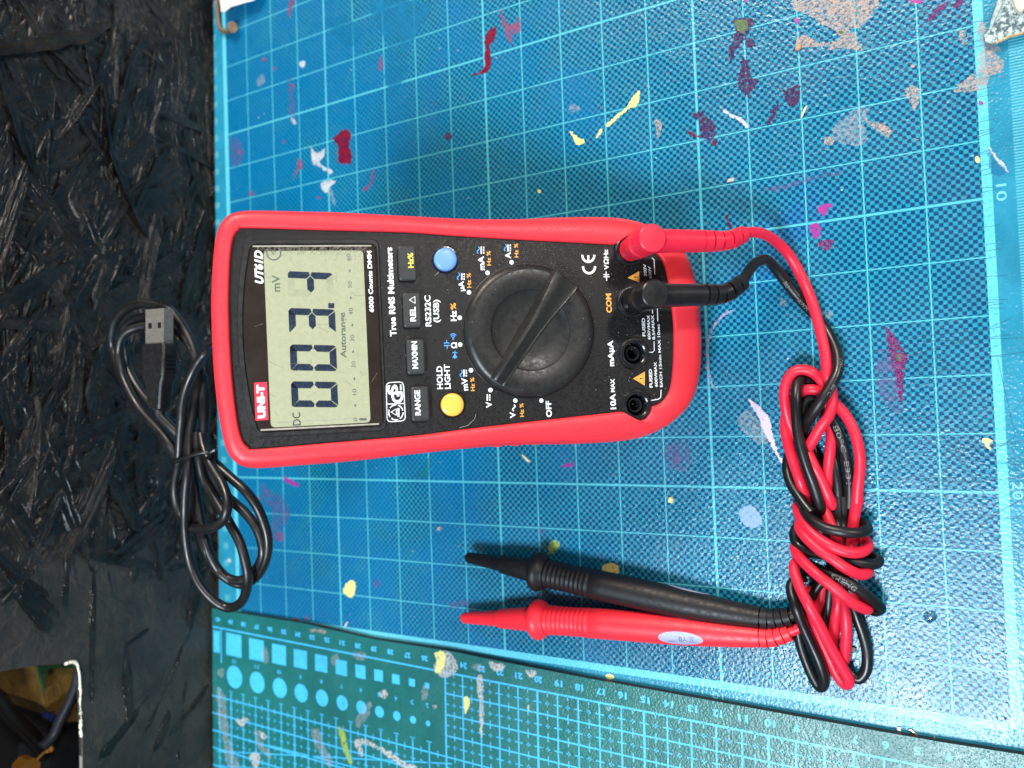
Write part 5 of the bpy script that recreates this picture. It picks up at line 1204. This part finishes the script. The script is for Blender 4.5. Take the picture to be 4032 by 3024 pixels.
# ================================================================ USB CABLE on the shelf
uo = gp(z7(900, 500), CZ); usb = empty('usb_cable', uo)
tag(usb, 'coiled black cable with a metal connector lying over the shelf edge', 'usb cable')
UR = 2.0
def U7(L): return [gp(z7(*p[:2]), CZ + p[2]) for p in L]
def U8(L): return [gp(z8(*p[:2]), CZ + p[2]) for p in L]
strands = [
    U7([(1392, 1659, 3), (1380, 1400, 3), (1365, 1150, 2.6), (1330, 950, 2.4), (1275, 740, 2.4), (1190, 560, 2.8), (1040, 350, 5), (900, 290, 5.5), (760, 262, 6), (620, 285, 6), (500, 360, 6), (425, 470, 5.5), (395, 590, 4.5), (395, 720, 3), (420, 860, 2.6), (470, 1000, 2.6), (560, 1190, 2.6), (680, 1380, 2.8), (820, 1550, 3)]) + U8([(160, 30, 3), (225, 140, 3), (290, 260, 3), (330, 420, 2.6), (400, 600, 2.6), (430, 800, 2.6)]),
    U7([(1350, 1500, 2.6), (1345, 1200, 2.6), (1320, 940, 2.6), (1240, 720, 2.6), (1100, 560, 3), (950, 520, 3), (800, 505, 3.5), (680, 520, 5), (560, 570, 7), (490, 660, 7.5), (468, 780, 7), (470, 900, 6.8), (500, 1030, 6.5), (570, 1200, 6.5), (660, 1360, 6), (770, 1500, 6)]) + U8([(150, 0, 6), (220, 90, 6), (265, 170, 5), (300, 260, 5)]),
    U7([(1000, 400, 2.6), (850, 400, 3.0), (700, 420, 3.0), (600, 460, 3.0), (530, 540, 2.6), (520, 660, 2.4), (530, 800, 2.4), (560, 960, 2.4), (660, 1160, 2.4), (800, 1340, 2.4), (960, 1500, 2.4), (1060, 1580, 3), (1130, 1659, 3)]) + U8([(330, 120, 3), (420, 300, 3)]),
    U7([(1370, 1050, 2.2), (1392, 1250, 2.4), (1398, 1450, 2.8), (1391, 1659, 3)]) + U8([(500, 60, 3), (520, 160, 4), (540, 240, 4)]),
    [Vector(m2w(-126, 8, -37)), Vector(m2w(-134, 6, -44))] + [gp((836, 1343), 100)] + U7([(1415, 790, 10), (1330, 900, 11), (1260, 1030, 12), (1200, 1180, 12), (1160, 1350, 11), (1148, 1520, 9.5)]) + U8([(310, 20, 9), (305, 120, 8.5), (300, 220, 8), (290, 300, 7), (272, 400, 6), (268, 500, 5), (290, 620, 4), (335, 720, 4), (400, 782, 5), (500, 795, 6.5), (590, 775, 7.5), (660, 720, 8), (693, 630, 8), (690, 530, 7), (650, 420, 6), (590, 320, 6), (540, 230, 6), (500, 120, 5), (480, 20, 4)]),
    U7([(1345, 980, 4), (1320, 1180, 4.5), (1275, 1450, 6)]) + U8([(385, 50, 7), (378, 200, 8), (370, 350, 9), (355, 500, 9), (350, 650, 8.5), (352, 800, 7), (368, 950, 5.5), (402, 1100, 4), (465, 1240, 2.5), (555, 1350, 0), (650, 1420, -3), (730, 1435, -4.5), (805, 1395, -4), (850, 1300, -2), (862, 1180, 0), (840, 1050, 1), (795, 900, 2), (720, 760, 3), (640, 620, 2.5), (560, 490, 3), (500, 380, 4), (470, 250, 5), (455, 130, 5), (450, 0, 5)]),
    U8([(520, 120, 3), (560, 215, 3), (640, 300, 3), (740, 390, 2), (840, 480, 1), (930, 600, -1), (985, 720, -3), (1022, 850, -4.5), (1025, 970, -5.5), (1000, 1070, -6), (955, 1155, -6.5), (895, 1215, -6.5), (820, 1245, -6), (740, 1225, -4), (650, 1165, -1.5), (575, 1070, 0), (520, 960, 2), (480, 850, 2.3), (455, 700, 2.3), (435, 550, 2.3), (420, 400, 2.6), (410, 250, 3), (400, 100, 3)]),
    U8([(540, 260, 2), (640, 470, 0.0), (740, 570, -1), (840, 660, -2), (925, 770, -3), (970, 880, -4), (985, 990, -4.5), (955, 1085, -5), (890, 1165, -5), (800, 1215, -4.2), (700, 1195, -3), (625, 1130, -1), (560, 1020, 1), (515, 890, 2.2), (480, 740, 2.2), (450, 580, 2.2), (430, 430, 2.2), (415, 300, 2.4)]),
    U7([(1350, 1100, 2), (1300, 1400, 2.2)]) + U8([(400, 80, 2.4), (420, 250, 2.4)]),
]
b = MB()
for pth in strands: b.add(*tube(cat(pth, 8), UR, 18))
ucab = b.build('cable', blk_usb, usb, smooth=True, off=uo, angle=60)
b = MB()
pth = cat(strands[0], 8); text_on(b, 'E159', pth, UR, 34, 1.6, -0.35); b.build('lettering', cable_print, ucab, off=uo)
# twist tie round the bundle
c1, c2 = Vector(gp(z8(245, 252), CZ + 8)), Vector(gp(z8(570, 172), CZ + 7))
axis = (c2 - c1); hw = axis.length / 2; ax = axis.normalized(); cen = (c1 + c2) / 2; pts = []
for i in range(41):
    a = 2 * PI * i / 40; pts.append(cen + ax * (hw * math.cos(a)) + Vector((0, 0, 1)) * (4.6 * math.sin(a) - 0.5) + Vector((0, 0.6 * math.sin(2 * a), 0)))
b = MB(); b.add(*tube(pts, 0.85, 10)); b.add(*tube(cat([gp(z8(560, 170), CZ + 8), gp(z8(600, 150), CZ + 7), gp(z8(605, 220), CZ + 4)], 5), 0.8, 8)); b.build('twist_tie', blk_pvc, usb, smooth=True, off=uo)
# connector: frame from its traced corners on the top face
PT = 102.0
A_, B_, C_, D_ = [Vector(gp(z7(*p), PT)) for p in ((755, 330), (955, 312), (830, 680), (1040, 665))]
xa = (B_ - A_).normalized(); ya = ((C_ + D_) / 2 - (A_ + B_) / 2).normalized(); ya = (ya - xa * ya.dot(xa)).normalized(); o0 = (A_ + B_) / 2
con = empty('connector', (0, 0, 0)); con.parent = usb
def UB(v): return [o0 + xa * p[0] + ya * p[1] + Vector((0, 0, p[2])) for p in v]
sl_ = (D_ - B_).length
b = MB(); t_ = 0.35; w_, h_ = 6.1, 4.5
for bx_ in (box(-w_, w_, 0, sl_ + 1, -t_, 0), box(-w_, w_, 0, sl_ + 1, -h_, -h_ + t_), box(-w_, -w_ + t_, 0, sl_ + 1, -h_ + t_, -t_), box(w_ - t_, w_, 0, sl_ + 1, -h_ + t_, -t_)):
    b.add(UB(bx_[0]), bx_[1])
b.build('shell', steel, con, off=uo)
b = MB(); v, f = box(-w_ + t_ + .05, w_ - t_ - .05, 0.6, sl_, -2.3, -0.5); b.add(UB(v), f); b.build('tongue', pbr('white_plastic', (0.6, 0.6, 0.6), 0.5), con, off=uo)
b = MB()
for x_ in (-3.0, 3.2):
    v, f = box(x_ - 1.1, x_ + 1.1, sl_ * .40, sl_ * .40 + 2.4, 0.005, 0.03); b.add(UB(v), f)
b.build('latch_window', dark_hole, con, off=uo)
b = MB(); secs = [(0, 7.2, 1.1), (0.8, 7.6, 1.3), (14.5, 7.0, 1.3), (16, 6.0, 1.2), (18.5, 5.2, 1.0), (25, 4.4, 0.9), (27.5, 3.8, 0.6), (28.2, 2.8, 0.2)]; V = []
for s_, hw_, up_ in secs:
    ch = 0.8
    for x_, z_ in ((-hw_, -h_ - up_ + ch), (-hw_ + ch, -h_ - up_), (hw_ - ch, -h_ - up_), (hw_, -h_ - up_ + ch), (hw_, up_ - ch), (hw_ - ch, up_), (-hw_ + ch, up_), (-hw_, up_ - ch)):
        V.append((x_, sl_ + s_, z_))
Fq = [(i * 8 + k, i * 8 + (k + 1) % 8, (i + 1) * 8 + (k + 1) % 8, (i + 1) * 8 + k) for i in range(len(secs) - 1) for k in range(8)] + [tuple(range(7, -1, -1)), tuple(range((len(secs) - 1) * 8, len(secs) * 8))]
b.add(UB(V), Fq); ov = b.build('overmould', usb_mold, con, off=uo, bevel=0.3)
b = MB()
for k in range(5):
    v, f = box(7.0, 7.75, sl_ + 4.5 + k * 1.7, sl_ + 5.3 + k * 1.7, -h_ - .6, 0.6); b.add(UB(v), f)
b.build('grip_ridge', usb_mold, con, off=uo)
b = MB(); e_ = UB([(0.6, sl_ + 27, -2), (0.9, sl_ + 31, -2.2)]) ; b.add(*tube([Vector(p) for p in e_] + [gp(z8(292, 20), CZ + 9), gp(z8(315, 120), CZ + 7), gp(z8(345, 250), CZ + 5)], [2.7, 2.4, 2.0, 2.0, 2.0], 16)); b.build('cable_exit', blk_usb, con, smooth=True, off=uo)

# ================================================================ SMALL THINGS AT THE EDGES
hz = zone(780, 0, .3152)
nail = empty('bent_nail', gp(hz(300, 380), 0)); tag(nail, 'rusty bent nail lying on the mat under the white paper corner', 'nail'); no_ = gp(hz(300, 380), 0)
b = MB(); b.add(*tube(cat([gp(hz(225, -260), 4), gp(hz(232, -60), 3), gp(hz(245, 120), 2.4), gp(hz(255, 260), 1.8), gp(hz(280, 360), 1.6), gp(hz(340, 398), 1.7), gp(hz(400, 380), 2.6), gp(hz(425, 350), 3.6)], 8), 1.35, 14)); b.build('shank', rust, nail, smooth=True, off=no_)
b = MB(); hc = Vector(gp(hz(432, 345), 4.0)); b.add(*tube([hc + Vector((-0.7, 0.6, -2)), hc, hc + Vector((0.6, -0.3, 0.9)), hc + Vector((0.8, -0.4, 1.1))], [1.6, 3.0, 3.0, 2.4], 18)); b.build('head', rust, nail, smooth=True, off=no_)
poly = [gp(hz(*p), 6)[:2] for p in ((235, -500), (262, 10), (285, 140), (322, 148), (420, 88), (560, 30), (690, -8), (900, -500))]
b = MB(); a = ccw(poly); n = len(a)
def pz_(x, y): return 5.4 + 0.08 * (y - a[0][1]) * 0 + 0.8 * math.sin(x * .22) 
V = [(x, y, pz_(x, y)) for x, y in a] + [(x, y, pz_(x, y) + 0.5) for x, y in a]
b.add(V, [(i, (i + 1) % n, n + (i + 1) % n, n + i) for i in range(n)] + [tuple(range(n, 2 * n)), tuple(range(n - 1, -1, -1))])
o = b.build('paper_scrap', paper_m); tag(o, 'white folded paper corner over the rusty nail at the top edge', 'paper')
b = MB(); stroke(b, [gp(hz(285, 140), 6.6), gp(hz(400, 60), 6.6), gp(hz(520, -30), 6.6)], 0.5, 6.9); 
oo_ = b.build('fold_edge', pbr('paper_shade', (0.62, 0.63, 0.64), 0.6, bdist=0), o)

tz = zone(3600, 0, .19530)
sp = empty('scraper', gp(tz(1700, 600), 0)); so_ = gp(tz(1700, 600), 0); tag(sp, 'scraper blade caked with pale teal paint at the upper right, rusty along one edge', 'scraper')
crust, N, B = newmat('crusted_paint'); P = N.pos()
nn1 = N.noise(P, 0.55, 5, 0.7); N.put(B.inputs['Base Color'], N.mix(N.smooth(nn1, 0.40, 0.58), (0.06, 0.11, 0.13), (0.55, 0.66, 0.64)))
N.l.new(N.bump(N.m('ADD', nn1, N.m('MULTIPLY', N.noise(P, 1.5, 3), .4)), 1.0, 0.0012), B.inputs['Normal']); B.inputs['Roughness'].default_value = 0.45
poly = [gp(tz(*p), 2.5)[:2] for p in ((1740, -400), (1700, 60), (1600, 330), (1500, 600), (1390, 720), (1420, 830), (1530, 870), (1650, 860), (1900, 740), (2250, 640), (2700, 560), (2700, -400))]
v, f = prism(ccw(poly), 0.3, 2.5); b = MB(); b.add(v, f); b.build('blade', crust, sp, off=so_, bevel=0.3)
b = MB(); b.add(*tube(cat([gp(tz(*p), 2.4) for p in ((1640, 868), (1800, 790), (1920, 735), (2100, 690), (2300, 640))], 5), 0.42, 8)); b.build('rusty_edge', pbr('orange_rust', (0.42, 0.30, 0.14), 0.7, var=0.4, vscale=0.6, bdist=0.1), sp, off=so_)
b = MB(); b.add(*tube(cat([gp(tz(*p), 3.2) for p in ((1760, -200), (1720, 60), (1620, 330), (1530, 590))], 5), [0.9] * 10 + [0.8, .7, .6, .5, .4, .3], 8)); b.build('handle_stub', pbr('grey_wire', (0.34, 0.42, 0.42), 0.5, var=0.4, vscale=0.8, bdist=0.1), sp, off=so_)
b = MB(); b.add(*tube(cat([gp(tz(*p), 2.9) for p in ((2120, -100), (2150, 110), (2230, 200))], 5), 2.0, 10)); b.build('white_paint_lump', pbr('cream_lump', (0.75, 0.68, 0.55), 0.6, bdist=0.2), sp, off=so_)

# loose crumbs, each a thing of its own
def crumb(name, label, cat_, px, h0, pts, mat, th=0.6):
    o0_ = gp(px, h0); n = len(pts)
    V = [(x, y, 0.0) for x, y in pts] + [(x * .8, y * .8, th) for x, y in pts]
    F_ = [(i, (i + 1) % n, n + (i + 1) % n, n + i) for i in range(n)] + [tuple(range(n, 2 * n)), tuple(range(n - 1, -1, -1))]
    o = mesh_obj(name, V, F_, mat); o.location = (o0_[0] / 1000, o0_[1] / 1000, (h0 + 0.12) / 1000); tag(o, label, cat_, 'loose chips scattered on the blue mat'); return o
cream = pbr('cream_paint_chip', (0.72, 0.60, 0.38), 0.6, bdist=0.1)
grp = []
crumb('paint_flake', 'cream paint flake on the mat just below the meter\'s waist', 'paint flake', R5(1197, 1312), 0, [(-2.2, 1.6), (-1.6, 2.2), (2.0, -0.8), (2.2, -2.0), (1.0, -1.6)], cream, 0.5)
crumb('paint_flake', 'pale sliver of dried paint beside a purple stain at upper right', 'paint flake', R3(790, 725), 0, [(-1.6, -2.2), (-0.9, -2.0), (1.2, 1.8), (0.8, 2.4), (-0.2, 1.2)], cream, 0.5)
crumb('paint_flake', 'grey and white paint flake between the red plug and the upper grid line', 'paint flake', R3(315, 1170), 0, [(-2.0, -0.6), (-1.0, 0.9), (1.8, 0.8), (1.0, -0.6)], pbr('grey_chip', (0.45, 0.42, 0.36), 0.5, bdist=0.1), 0.6)
crumb('paint_flake', 'brown tipped crumb at the left end of the peach smear', 'paint flake', R3(750, 308), 0, [(-1.2, -1.2), (-0.9, 1.2), (1.2, 1.3), (1.4, -0.4), (0.3, -1.4)], pbr('brown_chip', (0.40, 0.22, 0.12), 0.6, bdist=0.1), 0.8)
crumb('paint_flake', 'silvery flake on the mat left of the black probe tip', 'paint flake', R8(636, 110), 0, [(-1.6, -0.9), (-0.6, 1.2), (1.4, 1.5), (0.9, -0.6)], pbr('silver_chip', (0.55, 0.5, 0.45), 0.35, metal=0.6, bdist=0.1), 0.7)
crumb('paint_flake', 'thin pale curl near the blue mat\'s edge at lower left', 'paint flake', R8(32, 732), 0, [(-1.2, -1.6), (-0.7, -1.6), (1.6, 1.6), (0.9, 1.9)], pbr('pale_chip', (0.65, 0.65, 0.68), 0.4, bdist=0.1), 0.7)
crumb('paint_flake', 'yellow crumb on the mat near the lower right of the meter', 'paint flake', R5(2135, 1580), 0, [(-1.3, -1.1), (-0.9, 1.0), (0.4, 1.5), (1.5, 0.2), (0.7, -1.5)], pbr('yellow_chip', (0.62, 0.58, 0.25), 0.5, bdist=0.1), 0.6)
crumb('paint_flake', 'bronze crumb lying inside the loops at the lead\'s lower end', 'paint flake', R9(1100, 885), 0, [(-1.6, -0.7), (-0.7, 1.3), (1.6, 0.6), (1.2, -0.9)], rust, 0.9)
chip = pbr('metal_chip', (0.6, 0.55, 0.5), 0.3, metal=0.9, bdist=0.1)
crumb('metal_chip', 'shiny metal chip at the mat edge above the number 6', 'metal chip', (3541, 2871), 0, [(-0.6, -1.0), (-0.6, 1.0), (0.7, 1.0), (0.6, -0.9)], chip, 0.7)
crumb('metal_chip', 'longer copper coloured chip at the mat edge above the number 5', 'metal chip', (3596, 2880), 0, [(-1.6, 0.8), (-0.8, 1.2), (1.6, -0.8), (1.4, -1.2), (-0.4, -0.2)], pbr('copper_chip', (0.65, 0.42, 0.30), 0.3, metal=0.8, bdist=0.1), 0.7)
crumb('metal_chip', 'tiny bright chip rightmost of the three at the mat edge', 'metal chip', (3678, 2900), 0, [(-0.45, -0.4), (-0.3, 0.45), (0.45, 0.4), (0.4, -0.4)], chip, 0.6)
# clear glue drop
gl_m, N, B = newmat('clear_glue'); B.inputs['Base Color'].default_value = (0.75, 0.92, 0.97, 1); B.inputs['Transmission Weight'].default_value = 1.0; B.inputs['Roughness'].default_value = 0.03; B.inputs['IOR'].default_value = 1.4
dp = gp((3662, 2428), 0); b = MB(); v, f = lathe([(2.1, 0), (2.0, 0.2), (1.7, 0.42), (1.1, 0.6), (0.5, 0.68), (0.01, 0.7)], 0, 0, 32)
b.add([(x * (1 + .12 * math.sin(3 * math.atan2(y, x) + 1)), y * (1 + .15 * math.sin(2 * math.atan2(y, x))), z) for x, y, z in v], f)
o = b.build('glue_drop', gl_m, smooth=True); o.location = (dp[0] / 1000, dp[1] / 1000, 0.0001); tag(o, 'clear bead of dried glue in the shiny lower right of the blue mat', 'glue drop')
